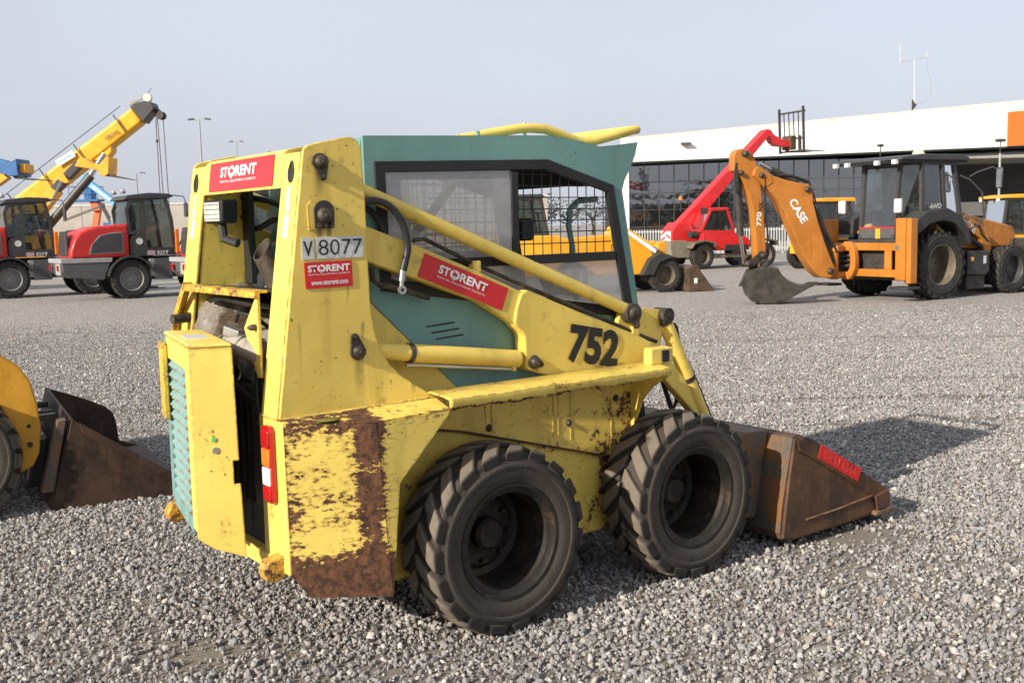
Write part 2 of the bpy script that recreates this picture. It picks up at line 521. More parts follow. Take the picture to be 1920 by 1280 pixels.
# ---------------------------------------------------------------- ground
def ground_mat(name):
    g = NG(name)
    tc = g.n('ShaderNodeTexCoord').outputs['Object']
    v1 = g.n('ShaderNodeTexVoronoi', {'Vector': tc, 'Scale': 34.0, 'Randomness': 1.0}, feature='F1')
    sc = g.n('ShaderNodeSeparateColor', {0: v1.outputs['Color']})
    ramp = g.n('ShaderNodeValToRGB', {0: sc.outputs[0]})
    stops = [(0, (.20, .185, .17)), (.25, (.36, .34, .325)), (.5, (.50, .478, .46)), (.8, (.62, .595, .57)), (1, (.80, .77, .73))]
    e = ramp.color_ramp.elements
    e[0].position, e[0].color = stops[0][0], (*stops[0][1], 1)
    e[1].position, e[1].color = stops[-1][0], (*stops[-1][1], 1)
    for p_, c_ in stops[1:-1]:
        q = e.new(p_)
        q.color = (*c_, 1)
    cc = ramp.outputs[0]
    cc = g.mix(g.ss(sc.outputs[1], .82, 1, 0, .6), cc, (.48, .36, .26))
    cc = g.mix(g.ss(v1.outputs['Distance'], .012, .024, 0, .5), cc, (.15, .135, .12))
    big = g.noise(tc, .55, 6, .6)
    cc = g.mix(g.ss(big, .42, .66, 0, .25), cc, (.30, .275, .25))
    sx = g.n('ShaderNodeSeparateXYZ', {0: tc})
    # fines between and below the loose stones of the near ground, bare in a few patches
    soil = g.mix(g.ss(g.noise(tc, 60, 5, .7), .35, .7), (.15, .13, .108), (.27, .24, .205))
    cc = g.mix(g.ss(sx.outputs[1], 14.0, 7.0), cc, soil)
    # vehicle ruts with damp fines, running across the yard
    wob = g.math('MULTIPLY', g.math('SUBTRACT', g.noise(tc, .5, 3), .5), .12)
    for y0, sl, w, k in ((9.62, -.055, .16, .75), (8.55, -.06, .11, .5), (10.6, .02, .11, .5), (14.5, -.03, .20, .5), (18.0, .04, .22, .4)):
        d = g.math('ABSOLUTE', g.math('SUBTRACT', g.math('SUBTRACT', g.math('ADD', g.math('SUBTRACT', sx.outputs[1], y0), g.math('MULTIPLY', sx.outputs[0], -sl)), g.math('MULTIPLY', g.math('SINE', g.math('ADD', g.math('MULTIPLY', sx.outputs[0], 1.3), y0)), .12)), wob))
        mk = g.math('MULTIPLY', g.ss(d, w, w * .25), g.ss(g.noise(tc, 2.2, 5, .7), .38, .6))
        cc = g.mix(g.math('MULTIPLY', mk, k), cc, (.085, .072, .06))
    hgt = g.math('SUBTRACT', 1.0, g.math('MULTIPLY', v1.outputs['Distance'], 34.0))
    near = g.ss(sx.outputs[1], 14.0, 7.0)
    hgt = g.mix(near, hgt, g.noise(tc, 120, 4, .7))
    b = g.n('ShaderNodeBump', {'Height': hgt, 'Strength': .35, 'Distance': .012})
    p = g.n('ShaderNodeBsdfPrincipled', {'Base Color': cc, 'Roughness': .9, 'Normal': b.outputs[0], 'Specular IOR Level': .25})
    return g.surf(p.outputs[0])
gnd = MB().add([(-900, -400, 0), (900, -400, 0), (900, 1500, 0), (-900, 1500, 0)], [(0, 1, 2, 3)]).build('ground', ground_mat('gravel_ground'))
tag(gnd, 'grey gravel yard spreading to the horizon', kind='structure')

# loose stones lying on the near ground, one uncountable mass
def stone_mat():
    g = NG('crushed_stone')
    oi = g.n('ShaderNodeObjectInfo')
    tc = g.n('ShaderNodeTexCoord').outputs['Object']
    ramp = g.n('ShaderNodeValToRGB', {0: oi.outputs['Random']})
    stops = [(0, (.12, .118, .118)), (.12, (.18, .177, .18)), (.4, (.255, .252, .257)), (.62, (.305, .312, .325)), (.8, (.34, .31, .285)), (.93, (.42, .41, .39)), (1, (.62, .59, .54))]
    e = ramp.color_ramp.elements
    e[0].position, e[0].color = 0, (*stops[0][1], 1)
    e[1].position, e[1].color = 1, (*stops[-1][1], 1)
    for p_, c_ in stops[1:-1]:
        q = e.new(p_)
        q.color = (*c_, 1)
    r2 = g.math('FRACT', g.math('MULTIPLY', oi.outputs['Random'], 37.7))
    cc = g.mix(g.ss(r2, .92, .98, 0, .4), ramp.outputs[0], (.34, .22, .13))
    cc = g.mix(g.ss(g.noise(tc, 2.2, 5, .7), .4, .7, 0, .45), cc, (.15, .135, .12))
    p = g.n('ShaderNodeBsdfPrincipled', {'Base Color': cc, 'Roughness': .85, 'Specular IOR Level': .3})
    return g.surf(p.outputs[0])
def stones():
    rs = np.random.RandomState(11)
    pts = []
    # wedge of ground before the camera, widened so that a step to the side still sees stones
    N = 1300000
    YM = 20.0
    y = 1.9 + (YM - 1.9) * rs.rand(N) ** .75
    x = (rs.rand(N) * 2 - 1) * (0.60 * y + .9)
    dens = 3300.0
    # keep probability: uniform area density near, thinning far away
    pdf = (1 / .75) * ((y - 1.9) / (YM - 1.9)) ** (1 / .75 - 1) / (YM - 1.9) / (2 * (0.60 * y + .9)) * N
    keep = dens * np.clip((YM - y) / 11.0, 0, 1) ** 1.2 / pdf
    # patches of compacted brown fines with few stones
    def patch(cx, cy, rx, ry, k):
        return k * np.exp(-(((x - cx) / rx) ** 2 + ((y - cy) / ry) ** 2))
    wv = np.sin(x * 3.1 + 1.3 * np.sin(y * 2.3)) * np.sin(y * 4.1 + x * 1.7)
    hole = patch(1.78, 5.35, .42, .22, .93) + patch(1.55, 4.75, .22, .35, .75) + patch(-1.25, 3.95, .28, .14, .8) + patch(-.45, 3.75, .5, .2, .35) + patch(2.2, 4.3, .3, .3, .4) + patch(.2, 3.25, .35, .15, .4)
    for y0, sl, w in ((9.62, -.055, .15), (8.55, -.06, .10), (10.6, .02, .10), (14.5, -.03, .2)):
        hole += .97 * np.exp(-((y - y0 - sl * x - .12 * np.sin(x * 1.3 + y0)) / w) ** 2) * (.55 + .45 * np.sin(x * 2.7 + y0 * 3) ** 2)
    hole += .12 * (wv > .45)
    keep = keep * np.clip(1 - hole, .06, 1)
    sel = rs.rand(N) < keep
    x, y = x[sel], y[sel]
    n = len(x)
    size = .0076 * np.exp(rs.randn(n) * .36)
    size = np.clip(size, .004, .021)
    z = size * .25 + rs.rand(n) * .010
    me = bpy.data.meshes.new('gravel')
    co = np.stack([x, y, z], 1).astype(np.float32)
    me.vertices.add(n)
    me.vertices.foreach_set('co', co.ravel())
    at = me.attributes.new('size', 'FLOAT', 'POINT')
    at.data.foreach_set('value', size.astype(np.float32))
    rot = (rs.rand(n, 3) * 6.283).astype(np.float32)
    at = me.attributes.new('rot', 'FLOAT_VECTOR', 'POINT')
    at.data.foreach_set('vector', rot.ravel())
    vs = np.stack([.75 + .7 * rs.rand(n), .75 + .55 * rs.rand(n), .5 + .4 * rs.rand(n)], 1)
    at = me.attributes.new('prop', 'FLOAT_VECTOR', 'POINT')
    at.data.foreach_set('vector', vs.astype(np.float32).ravel())
    me.update()
    o = bpy.data.objects.new('gravel', me)
    col.objects.link(o)
    m = stone_mat()
    ng = bpy.data.node_groups.new('gravel_scatter', 'GeometryNodeTree')
    ng.interface.new_socket('Geometry', in_out='INPUT', socket_type='NodeSocketGeometry')
    ng.interface.new_socket('Geometry', in_out='OUTPUT', socket_type='NodeSocketGeometry')
    N_ = ng.nodes.new
    L = ng.links.new
    gi, go = N_('NodeGroupInput'), N_('NodeGroupOutput')
    join = N_('GeometryNodeGeometryToInstance')
    for k in range(5):
        ico = N_('GeometryNodeMeshIcoSphere')
        ico.inputs['Radius'].default_value = 1.0
        ico.inputs['Subdivisions'].default_value = 2
        pos = N_('GeometryNodeInputPosition')
        vor = N_('ShaderNodeTexVoronoi')
        vor.feature = 'F1'
        vor.inputs['Scale'].default_value = .95 + .12 * k
        add = N_('ShaderNodeVectorMath')
        add.operation = 'ADD'
        add.inputs[1].default_value = (k * 7.3, k * 3.1, k * 5.7)
        L(pos.outputs[0], add.inputs[0])
        L(add.outputs[0], vor.inputs['Vector'])
        mr = N_('ShaderNodeMapRange')
        mr.inputs['From Min'].default_value = 0
        mr.inputs['From Max'].default_value = 1.0
        mr.inputs['To Min'].default_value = 1.25
        mr.inputs['To Max'].default_value = .55
        L(vor.outputs['Distance'], mr.inputs['Value'])
        sc = N_('ShaderNodeVectorMath')
        sc.operation = 'SCALE'
        L(pos.outputs[0], sc.inputs[0])
        L(mr.outputs[0], sc.inputs['Scale'])
        sp = N_('GeometryNodeSetPosition')
        L(ico.outputs['Mesh'], sp.inputs['Geometry'])
        L(sc.outputs[0], sp.inputs['Position'])
        sm = N_('GeometryNodeSetMaterial')
        sm.inputs['Material'].default_value = m
        L(sp.outputs[0], sm.inputs['Geometry'])
        L(sm.outputs[0], join.inputs['Geometry'])
    iop = N_('GeometryNodeInstanceOnPoints')
    iop.inputs['Pick Instance'].default_value = True
    L(gi.outputs[0], iop.inputs['Points'])
    L(join.outputs[0], iop.inputs['Instance'])
    rv = N_('FunctionNodeRandomValue')
    rv.data_type = 'INT'
    rv.inputs['Min'].default_value = 0
    rv.inputs['Max'].default_value = 4
    L(next(s for s in rv.outputs if s.type == 'INT'), iop.inputs['Instance Index'])
    ar, asz, ap = [N_('GeometryNodeInputNamedAttribute') for _ in range(3)]
    ar.data_type = 'FLOAT_VECTOR'
    ar.inputs[0].default_value = 'rot'
    asz.data_type = 'FLOAT'
    asz.inputs[0].default_value = 'size'
    ap.data_type = 'FLOAT_VECTOR'
    ap.inputs[0].default_value = 'prop'
    e2r = N_('FunctionNodeEulerToRotation')
    L(ar.outputs[0], e2r.inputs[0])
    L(e2r.outputs[0], iop.inputs['Rotation'])
    ms = N_('ShaderNodeVectorMath')
    ms.operation = 'SCALE'
    L(ap.outputs[0], ms.inputs[0])
    L(asz.outputs[0], ms.inputs['Scale'])
    L(ms.outputs[0], iop.inputs['Scale'])
    L(iop.outputs[0], go.inputs[0])
    md = o.modifiers.new('scatter', 'NODES')
    md.node_group = ng
    tag(o, 'loose grey crushed stones covering the near ground', 'gravel', kind='stuff')
    return n
stones()
# ---------------------------------------------------------------- the skid steer loader (x forward, y to its left, z up)
S = empty('skid_steer_loader', (-.4592, 4.7243, 0), .6354)
# pins and fittings that break up the plain plates
tag(S, 'worn yellow and teal skid steer loader numbered 752 on gravel', 'skid loader')

def rear_x(z):                       # sloping rear plane of the upright
    return -.766 - .14 * (1.863 - z) if z > .97 else -.895

def arc(cx, cz, r, a0, a1, n=6):
    return [(cx + r * math.cos(a0 + (a1 - a0) * i / n), cz + r * math.sin(a0 + (a1 - a0) * i / n)) for i in range(n + 1)]

# --- rear upright: two legs and the cross beam
plate = [(-.892, .965), (-.757, 1.915), (-.752, 1.938), (-.735, 1.953), (-.70, 1.962), (-.575, 1.988), (-.548, 1.985), (-.528, 1.970), (-.517, 1.945), (-.508, 1.75), (-.505, 1.50), (-.500, 1.34), (-.488, 1.262), (-.462, 1.19), (-.428, 1.128), (-.37, 1.075), (-.225, .980)]
for s in (-1, 1):
    b = MB()
    b.prism(plate, 'y', s * .56, s * .542)
    inner = [(-.862, 1.0), (-.742, 1.93), (-.60, 1.95), (-.585, 1.40), (-.60, 1.0)]
    b.prism(inner, 'y', s * .416, s * .402)
    strip = [(rear_x(.97), .97), (rear_x(1.93), 1.93), (rear_x(1.93) + .016, 1.932), (rear_x(.97) + .016, .97)]
    b.prism(strip, 'y', s * .5415, s * .400)
    lg = b.build('upright', m_yellow, S, bevel=.006)
    if s < 0:
        leg_r = lg
        lg['label'] = 'yellow upright leg with V8077 plate and red sticker'
    else:
        leg_l = lg
b = MB()
b.prism([(rear_x(1.805), 1.805), (rear_x(1.93), 1.93), (-.738, 1.948), (-.70, 1.956), (-.58, 1.975), (-.58, 1.960), (-.70, 1.94), (rear_x(1.93) + .018, 1.925), (rear_x(1.805) + .018, 1.807)], 'y', -.3995, .3995)
beam = b.build('cross_beam', m_yellow, S, bevel=.004)
# teardrop lifting holes, shown as dark openings with a rolled rim
for s in (-1, 1):
    b, r = MB(), MB()
    prof = [(s * .486 + .021 * math.cos(a), 1.855 + (.036 if math.sin(a) > 0 else .03) * math.sin(a) * (1.25 if math.sin(a) > 0 else 1)) for a in [2 * PI * i / 18 for i in range(18)]]
    prof = [(y, z) if z < 1.87 else (s * .486 + (y - s * .486) * (1 - (z - 1.87) * 14), z) for y, z in prof]
    zx = lambda z: rear_x(z) - .003
    o = MB()
    o.add([(zx(z), y, z) for y, z in prof], [tuple(range(18))])
    ho = o.build('lifting_hole', m_black, leg_r if s < 0 else leg_l)
    MB().tube([(zx(z), y, z) for y, z in prof] + [(zx(prof[0][1]), *prof[0])], .0035, 6).build('hole_rim', m_dark, leg_r if s < 0 else leg_l)
    for z0, z1, w in ((1.715, 1.805, .013), (1.625, 1.705, .020)):
        yc = s * .481
        quad('reflector', (rear_x(z0) - .003, yc + w, z0), (0, -2 * w, 0), (rear_x(z1) - rear_x(z0), 0, z1 - z0), m_white, leg_r if s < 0 else leg_l)

def logo(O, U, V, parent, tagline=True, web=False):
    """red sticker with the white name, the small line under it and the pointer in its round letter"""
    quad('sticker', O, U, V, m_red, parent)
    y0, h = (.62, .26) if web else (.46, .36)
    x0, x1 = (.06, .95) if web else ((.19, .76))
    w = x1 - x0
    lettering('sticker_print', 'ST', sub(O, U, V, x0, y0), Vector(U) * (w * .215), Vector(V) * h, m_white, parent, .035)
    lettering('sticker_print', 'RENT', sub(O, U, V, x0 + w * .43, y0), Vector(U) * (w * .57), Vector(V) * h, m_white, parent, .035)
    cx, cy, rx, ry = x0 + w * .32, y0 + h * .5, w * .098, h * .56
    nn = Vector(U).cross(Vector(V)).normalized() * .003
    b = MB()
    pts_o = [sub(O, U, V, cx + rx * math.cos(a), cy + ry * math.sin(a)) + nn for a in [2 * PI * i / 24 for i in range(24)]]
    pts_i = [sub(O, U, V, cx + rx * .52 * math.cos(a), cy + ry * .50 * math.sin(a)) + nn for a in [2 * PI * i / 24 for i in range(24)]]
    b.add(pts_o + pts_i, [(i, (i + 1) % 24, 24 + (i + 1) % 24, 24 + i) for i in range(24) if i != 7])
    hp = [(-.30, -.30), (.30, -.30), (.42, -.85), (0, -1.22), (-.42, -.85)]
    b.add([sub(O, U, V, cx + rx * a, cy + ry * c) + nn for a, c in hp], [(0, 1, 2, 3, 4)])
    b.build('sticker_print', m_white, parent, smooth=0)
    lettering('sticker_print', 'RENTAL EQUIPMENT EXPERTS', sub(O, U, V, x0 + .005, y0 - h * (.50 if web else .56)), Vector(U) * (w * .99), Vector(V) * (h * .26), m_white, parent, .0)
    if web:
        lettering('sticker_print', 'www.storent.com', sub(O, U, V, .11, .12), Vector(U) * .78, Vector(V) * .17, m_white, parent, .02)
logo((rear_x(1.818) - .0035, .322, 1.818), (0, -.65, 0), (rear_x(1.935) - rear_x(1.818), 0, .117), beam)
# side markings on the right leg
YS = -.5625
for (x0, x1, z0, z1, sl) in ((-.777, -.728, 1.543, 1.622, .0), (-.719, -.527, 1.544, 1.624, .0)):
    quad('number_plate', (x0, YS, z0), (x1 - x0, 0, .001), (0, 0, z1 - z0 - .001), m_plate, leg_r)
lettering('plate_number', 'V', (-.772, YS - .002, 1.555), (.038, 0, .001), (0, 0, .054), m_blackprint, leg_r, .02)
lettering('plate_number', '8077', (-.711, YS - .002, 1.557), (.178, 0, .001), (0, 0, .057), m_blackprint, leg_r, -.008)
logo((-.767, YS, 1.437), (.192, 0, .003), (-.003, 0, .0955), leg_r, web=True)
MB().tube([(-.888, -.5605, .970), (-.55, -.5605, .974), (-.235, -.5605, .981)], .006, 6).build('weld_bead', m_yellow_worn, leg_r)
MB().tube([(-.895, -.40, .9715), (-.896, -.5595, .9715)], .005, 6).build('weld_bead', m_yellow_worn, leg_r)
# pivot pins on the upright
def pin(parent, x, y, z, r, s, flange=None, name='pivot_pin'):
    b = MB()
    if flange:
        fx, fz, fr = flange
        n = 10
        dx, dz = fx, fz
        L = math.hypot(dx, dz)
        ux, uz = dx / L, dz / L
        px, pz = -uz, ux
        pts = []
        for t in range(n + 1):
            a = PI / 2 + PI * t / n
            pts.append((x + r * 1.25 * (math.cos(a) * ux + math.sin(a) * px), z + r * 1.25 * (math.cos(a) * uz + math.sin(a) * pz)))
        for t in range(n + 1):
            a = -PI / 2 + PI * t / n
            pts.append((x + dx + fr * (math.cos(a) * ux + math.sin(a) * px), z + dz + fr * (math.cos(a) * uz + math.sin(a) * pz)))
        b.prism(pts, 'y', y, y + s * .012)
        b.cyl((x + dx, y, z + dz), (x + dx, y + s * .022, z + dz), fr * .6, 6)
    b.lathe([(.001, s * .03), (r * .45, s * .03), (r * .75, s * .026), (r, s * .016), (r, 0)], (x, y, z), seg=20)
    b.lathe([(.001, s * .036), (r * .25, s * .036), (r * .25, s * .02)], (x, y, z), seg=10)
    return b.build(name, m_pin, parent, bevel=.002)
pin(leg_r, -.690, -.56, 1.893, .026, -1, (.008, -.052, .014))
pin(leg_r, -.684, -.56, 1.700, .030, -1)
MB().prism([(-.722, 1.655), (-.646, 1.655), (-.644, 1.72)] + arc(-.684, 1.715, .041, .1, PI - .1, 8) + [(-.724, 1.72)], 'y', -.56, -.570).build('pin_retainer', m_dark, leg_r, bevel=.003)
MB().prism([(-.745, 1.648), (-.70, 1.648), (-.70, 1.75), (-.735, 1.752), (-.748, 1.735)], 'y', -.56, -.565).build('weld_pad', m_yellow, leg_r)
for dx in (-.024, 0, .024):
    MB().cyl((-.684 + dx, -.569, 1.665), (-.684 + dx, -.582, 1.665), .010, 6).build('bolt', m_pin, leg_r)
pin(leg_r, -.566, -.56, 1.192, .026, -1, (-.012, .055, .015))

# --- rear posts beneath the upright, tail light, rear hooks, corner guards
for s in (-1, 1):
    b = MB().box(-.897, -.872, s * .385, s * .600, .40, .968)
    post = b.build('rear_post', m_yellow_worn, S, bevel=.006)
    if s < 0:
        post_r = post
    hk = MB().prism([(-.885, .47), (-.955, .455), (-.975, .42), (-.965, .385), (-.93, .37), (-.885, .39)], 'y', s * .49, s * .555)
    hk.build('tie_down_hook', paint('hook_paint' + str(s), (.62, .36, .05), rust=.50, scale=14), S, bevel=.008)
# tail light cluster
tl = empty('tail_light', (0, 0, 0), 0, S)
def rr(y0, y1, z0, z1, r, x0, x1):
    pts = []
    for cy, cz, a in ((y1 - r, z1 - r, 0), (y0 + r, z1 - r, PI / 2), (y0 + r, z0 + r, PI), (y1 - r, z0 + r, 1.5 * PI)):
        pts += [(cy + r * math.cos(a + t * PI / 8), cz + r * math.sin(a + t * PI / 8)) for t in range(5)]
    return MB().prism(pts, 'x', x0, x1)
rr(-.532, -.447, .655, .945, .025, -.897, -.917).build('housing', m_red_lens, tl, bevel=.005)
rr(-.522, -.457, .865, .93, .012, -.915, -.925).build('lens', m_red_lens, tl, bevel=.004)
rr(-.522, -.457, .795, .86, .006, -.915, -.925).build('lens', m_amber, tl, bevel=.004)
rr(-.522, -.457, .722, .79, .006, -.915, -.925).build('lens', m_white_lens, tl, bevel=.004)
rr(-.522, -.457, .668, .717, .012, -.915, -.925).build('lens', m_red_lens, tl, bevel=.004)

def guard_extra(g, tc):
    sx = g.n('ShaderNodeSeparateXYZ', {0: tc})
    x, z = sx.outputs[0], sx.outputs[2]
    low = g.ss(z, .52, .36, 0, .24)
    bend = g.ss(g.math('ABSOLUTE', g.math('ADD', x, .605)), .075, .015, 0, .15)
    rear = g.ss(x, -.83, -.88, 0, .07)
    top = g.ss(z, .88, .94, 0, .05)
    off = g.ss(x, -.56, -.50, 0, -.04)
    t = g.math('ADD', g.math('ADD', g.math('ADD', low, bend), g.math('ADD', rear, top)), off)
    return t
m_guard = paint('yellow_paint_scraped', (.80, .61, .13), rust=.568, scale=6.5, dirt=.35, stretch=(.62, .62, 1.25), extra=guard_extra, scratch=.8, fine=.52)
for s in (-1, 1):
    T = lambda x, y, z: (x, s * y, z)
    b = MB()
    At, Ab, Am = T(-.897, .600, .957), T(-.889, .600, .405), T(-.83, .622, .315)
    Bt, Bb = T(-.584, .715, .940), T(-.538, .715, .278)
    b.add([At, Ab, Am, Bb, Bt], [(0, 1, 2, 3, 4)])
    b.add([Bt, Bb, T(-.513, .715, .52), T(-.495, .715, .704), T(-.27, .715, .935), T(-.262, .715, .952)], [tuple(range(6))])
    b.add([At, Bt, T(-.262, .715, .952), T(-.225, .56, .972), T(-.892, .56, .967)], [tuple(range(5))])
    bm_w = b.build('corner_guard', m_guard, S, solid=.012, smooth=0)
    bm_w.modifiers['sol'].offset = 0
    bm_w['label'] = 'rust scraped yellow rear corner guard'
    cp = MB().lathe([(.001, .004), (.028, .004), (.034, 0)], (0, 0, 0), 'z', 20).build('cap', plain('olive_cap' + str(s), (.16, .15, .03), .6), bm_w)
    cp.location = (-.74, s * .64, .963)
    cp.scale = (1.3, .8, 1)

# --- fender tops with ragged rusted lips, side panels of the chain case
def lip_extra(g, tc):
    sx = g.n('ShaderNodeSeparateXYZ', {0: tc})
    return g.math('ADD', g.ss(sx.outputs[2], .968, .950, 0, .16), g.ss(sx.outputs[0], .5, -.2, 0, .02))
m_fender = paint('yellow_paint_fender', (.82, .62, .13), rust=.60, scale=9, dirt=.4, extra=lip_extra, scratch=.6)
for s in (-1, 1):
    b = MB()
    r = random.Random(5)
    n = 64
    rows = []
    low = 0
    for i in range(n + 1):
        x = -.258 + (.935 + .258) * i / n
        low = .7 * low + .3 * r.uniform(-.012, .012)
        zt = .992 + .006 * i / n
        lip = .048 - .013 * i / n
        sag = .004 * math.sin(i * .31)
        rows.append([(x, s * .548, zt + .012), (x, s * .66, zt + .008 + sag * .4), (x, s * (.709 + low * .3), zt + sag * .5), (x, s * (.713 + low * .3), zt - .003 + sag * .5), (x, s * .716, zt - lip + low * 1.4)])
    vs = [p for row in rows for p in row]
    m = len(rows[0])
    b.add(vs, [(i * m + k, i * m + k + 1, (i + 1) * m + k + 1, (i + 1) * m + k) for i in range(n) for k in range(m - 1)])
    b.build('fender', m_fender, S, solid=.006, smooth=.35)
    g_ = MB().prism([(s * .44, .985), (s * .70, .975), (s * .69, .95), (s * .60, .90), (s * .53, .83), (s * .49, .74), (s * .475, .62), (s * .44, .60)], 'x', .925, .937)
    g_.build('fender_gusset', m_yellow_worn, S, bevel=.003)
    up = MB().prism([(-.47, .26), (-.47, .975), (.925, .985), (.925, .56), (.76, .575), (-.03, .80), (-.33, .86)], 'y', s * .452, s * .435)
    up.build('side_panel', m_panel, S, bevel=.002)
    for x in (.088, .118, .455, .485, .555, .80):
        MB().tube([(x, s * .4515, .79 - .28 * (x - .1) + .02), (x, s * .4515, .975)], .0035, 6).build('panel_rib', m_panel, S)
    lw_ = [(-.48, .225), (-.48, .84), (-.33, .865), (-.03, .805), (.76, .58), (1.10, .52), (1.14, .225)]
    MB().prism(lw_, 'y', s * .4345, s * .42).build('side_panel', m_panel, S, bevel=.002)
    MB().tube([(-.33, s * .452, .855), (-.03, s * .4525, .797), (.38, s * .4525, .683), (.76, s * .4525, .577)], .005, 6).build('panel_seam', m_bucket, S)
    for x, z in ((.105, .795), (.46, .92), (.55, .915), (.545, .76), (.83, .84), (.30, .91)):
        MB().lathe([(.001, s * .012), (.010, s * .012), (.013, s * .004), (.017, s * .003), (.017, 0)], (x, s * .452, z), seg=12).build('bolt', m_pin, S)
# lower hull between the chain cases
MB().prism([(-.86, .40), (-.70, .24), (1.05, .22), (1.10, .40), (1.05, .80), (-.40, .93), (-.86, .60)], 'y', -.418, .418).build('lower_hull', m_dark, S, bevel=.01)
MB().box(-.905, -.86, -.5, .5, .385, .45).build('rear_sill', m_yellow_worn, S, bevel=.006)

# --- wheels
tyre = tyre_mesh('loader_tyre', .3875, .262, .229, 19, .028, .080, .30, m_tyre)
m_sidewall_print = plain('moulded_rubber_letters', (.045, .042, .040), .7, var=.3, vs=20)
rim = rim_mesh('loader_rim', .229, .262, .095, m_rim)
for k, (x, s, sp) in enumerate(((0, -1, .1), (1.071, -1, .55), (0, 1, .9), (1.071, 1, .3))):
    w_ = wheel(S, tyre, rim, (x, s * .619, .384), s, sp)
    for ch in w_.children:
        if ch.name.startswith('tyre'):
            md = ch.modifiers.new('bev', 'BEVEL')
            md.width, md.segments, md.limit_method, md.angle_limit = .007, 2, 'ANGLE', .7
            md.harden_normals = False
    if s < 0:
        for a0, txt, span in ((1.75, 'HEAVY DUTY', 1.15), (4.6, '10-16.5', .7)):
            t_ = lettering('sidewall_lettering', txt, (0, 0, 0), (1, 0, 0), (0, 1, 0), m_sidewall_print, w_, .0)
            t_['kind'] = 'stuff'
            for v in t_.data.vertices:
                a = a0 + sp * 0 - (v.co.x - .5) * span
                r_ = .282 + .026 * v.co.y
                v.co = (r_ * math.cos(a), -.1325, r_ * math.sin(a))
    MB().cyl((x, s * .42, .3875), (x, s * .505, .3875), .085, 20).build('axle_hub', m_dark, S)

# --- cab
cab = empty('cab', (0, 0, 0), 0, S)
OC = [(-.45, 2.004), (.47, 2.034), (.62, 2.018), (.755, 1.994), (.86, 2.004), (.987, 2.020), (.972, 1.965), (.94, 1.90), (.905, 1.85), (.887, 1.80), (1.0, 1.165), (-.44, 1.365)]
WC = [(-.405, 1.907), (.452, 1.931), (.54, 1.906), (.62, 1.883), (.68, 1.8658), (.74, 1.8486), (.78, 1.837), (.80, 1.831), (.82, 1.8255), (.832, 1.822), (.955, 1.205), (-.395, 1.405)]
W5 = [(-.405, 1.907), (.452, 1.931), (.832, 1.822), (.955, 1.205), (-.395, 1.405)]
F5 = [(-.358, 1.868), (.440, 1.888), (.792, 1.792), (.893, 1.262), (-.348, 1.448)]
for s in (-1, 1):
    b = MB()
    b.ring(OC, WC, 'y', s * .45, s * .432)
    b.prism([(-.44, 1.365), (1.0, 1.165), (1.03, .95), (-.01, .95)], 'y', s * .45, s * .432)
    sp = b.build('side_frame', m_green, cab, smooth=0)
    fr = MB().ring(W5, F5, 'y', s * .456, s * .434)
    fr.box(.252, .288, s * .455, s * .436, 1.521, 1.876)
    fr.prism([(-.352, 1.480), (.846, 1.482), (.838, 1.522), (-.355, 1.520)], 'y', s * .4555, s * .4355)
    fr.build('window_frame', m_black, cab, bevel=.003)
    MB().prism([(-.356, 1.5195), (.2515, 1.5205), (.2515, 1.882), (-.357, 1.866)], 'y', s * .447, s * .443).build('window_pane', m_window, cab, smooth=0)
    MB().prism([(-.347, 1.4495), (.892, 1.2635), (.847, 1.4815), (-.35, 1.4795)], 'y', s * .447, s * .443).build('window_pane', m_window_low, cab, smooth=0)
    w = MB()
    x = -.33
    while x < .85:
        zt = 1.868 + .022 * (x + .358) / .8 if x < .44 else 1.888 - (x - .44) * .272
        zt = min(zt, 1.522 + (.838 - x) * 5.0)
        if zt > 1.53:
            w.cyl((x, s * .437, 1.515), (x, s * .437, zt), .0026, 5)
        x += .0505
    for z in (1.568, 1.618, 1.668, 1.718, 1.768, 1.818, 1.866):
        xe = min(.838 - (z - 1.522) * .17, .44 + (1.888 - z) / .272 if z > 1.79 else 9)
        w.cyl((-.355, s * .434, z), (xe, s * .434, z), .0026, 5)
    w.build('wire_mesh', m_black, cab)
# slots in the right lower panel and the yellow wedge behind it
for k in range(3):
    x0, z0 = -.19 + .0215 * k, 1.247 - .027 * k
    MB().add([(x0, -.4515, z0), (x0 + .135, -.4515, z0 + .008), (x0 + .135, -.4515, z0 + .015), (x0, -.4515, z0 + .006)], [(0, 1, 2, 3)]).build('vent_slot', m_black, cab)
for s in (-1, 1):
    MB().prism([(-.505, 1.40), (-.44, 1.362), (-.012, .952), (-.50, .952)], 'y', s * .448, s * .43).build('body_side', m_yellow, S, bevel=.002)
roof = MB().prism([(-.45, 2.000), (.47, 2.030), (.62, 2.014), (.755, 1.990), (.86, 2.000), (.985, 2.015), (.985, 2.007), (.86, 1.985), (.755, 1.972), (.47, 2.0), (-.45, 1.975)], 'y', -.431, .431)
roof.build('roof', m_green, cab, bevel=.002)
MB().prism([(-.44, 1.972), (.47, 1.996), (.75, 1.968), (.85, 1.85), (.84, 1.83), (.74, 1.945), (.47, 1.972), (-.44, 1.95)], 'y', -.430, .430).build('headliner', m_black, cab)
MB().box(-.452, -.436, -.431, .431, 1.0, 1.99).build('rear_wall', m_green, cab)
for s in (-1, 1):
    MB().prism([(.88, 1.83), (.99, 1.17), (1.02, .95), (.985, .95), (.95, 1.17), (.845, 1.83)], 'y', s * .4315, s * .39).build('front_post', m_black, cab)
MB().prism([(-.35, 1.0), (-.30, 1.50), (-.20, 1.52), (-.16, 1.14), (.28, 1.10), (.30, 1.0)], 'y', -.24, .24).build('seat', m_seat, cab, bevel=.03, seg=3)
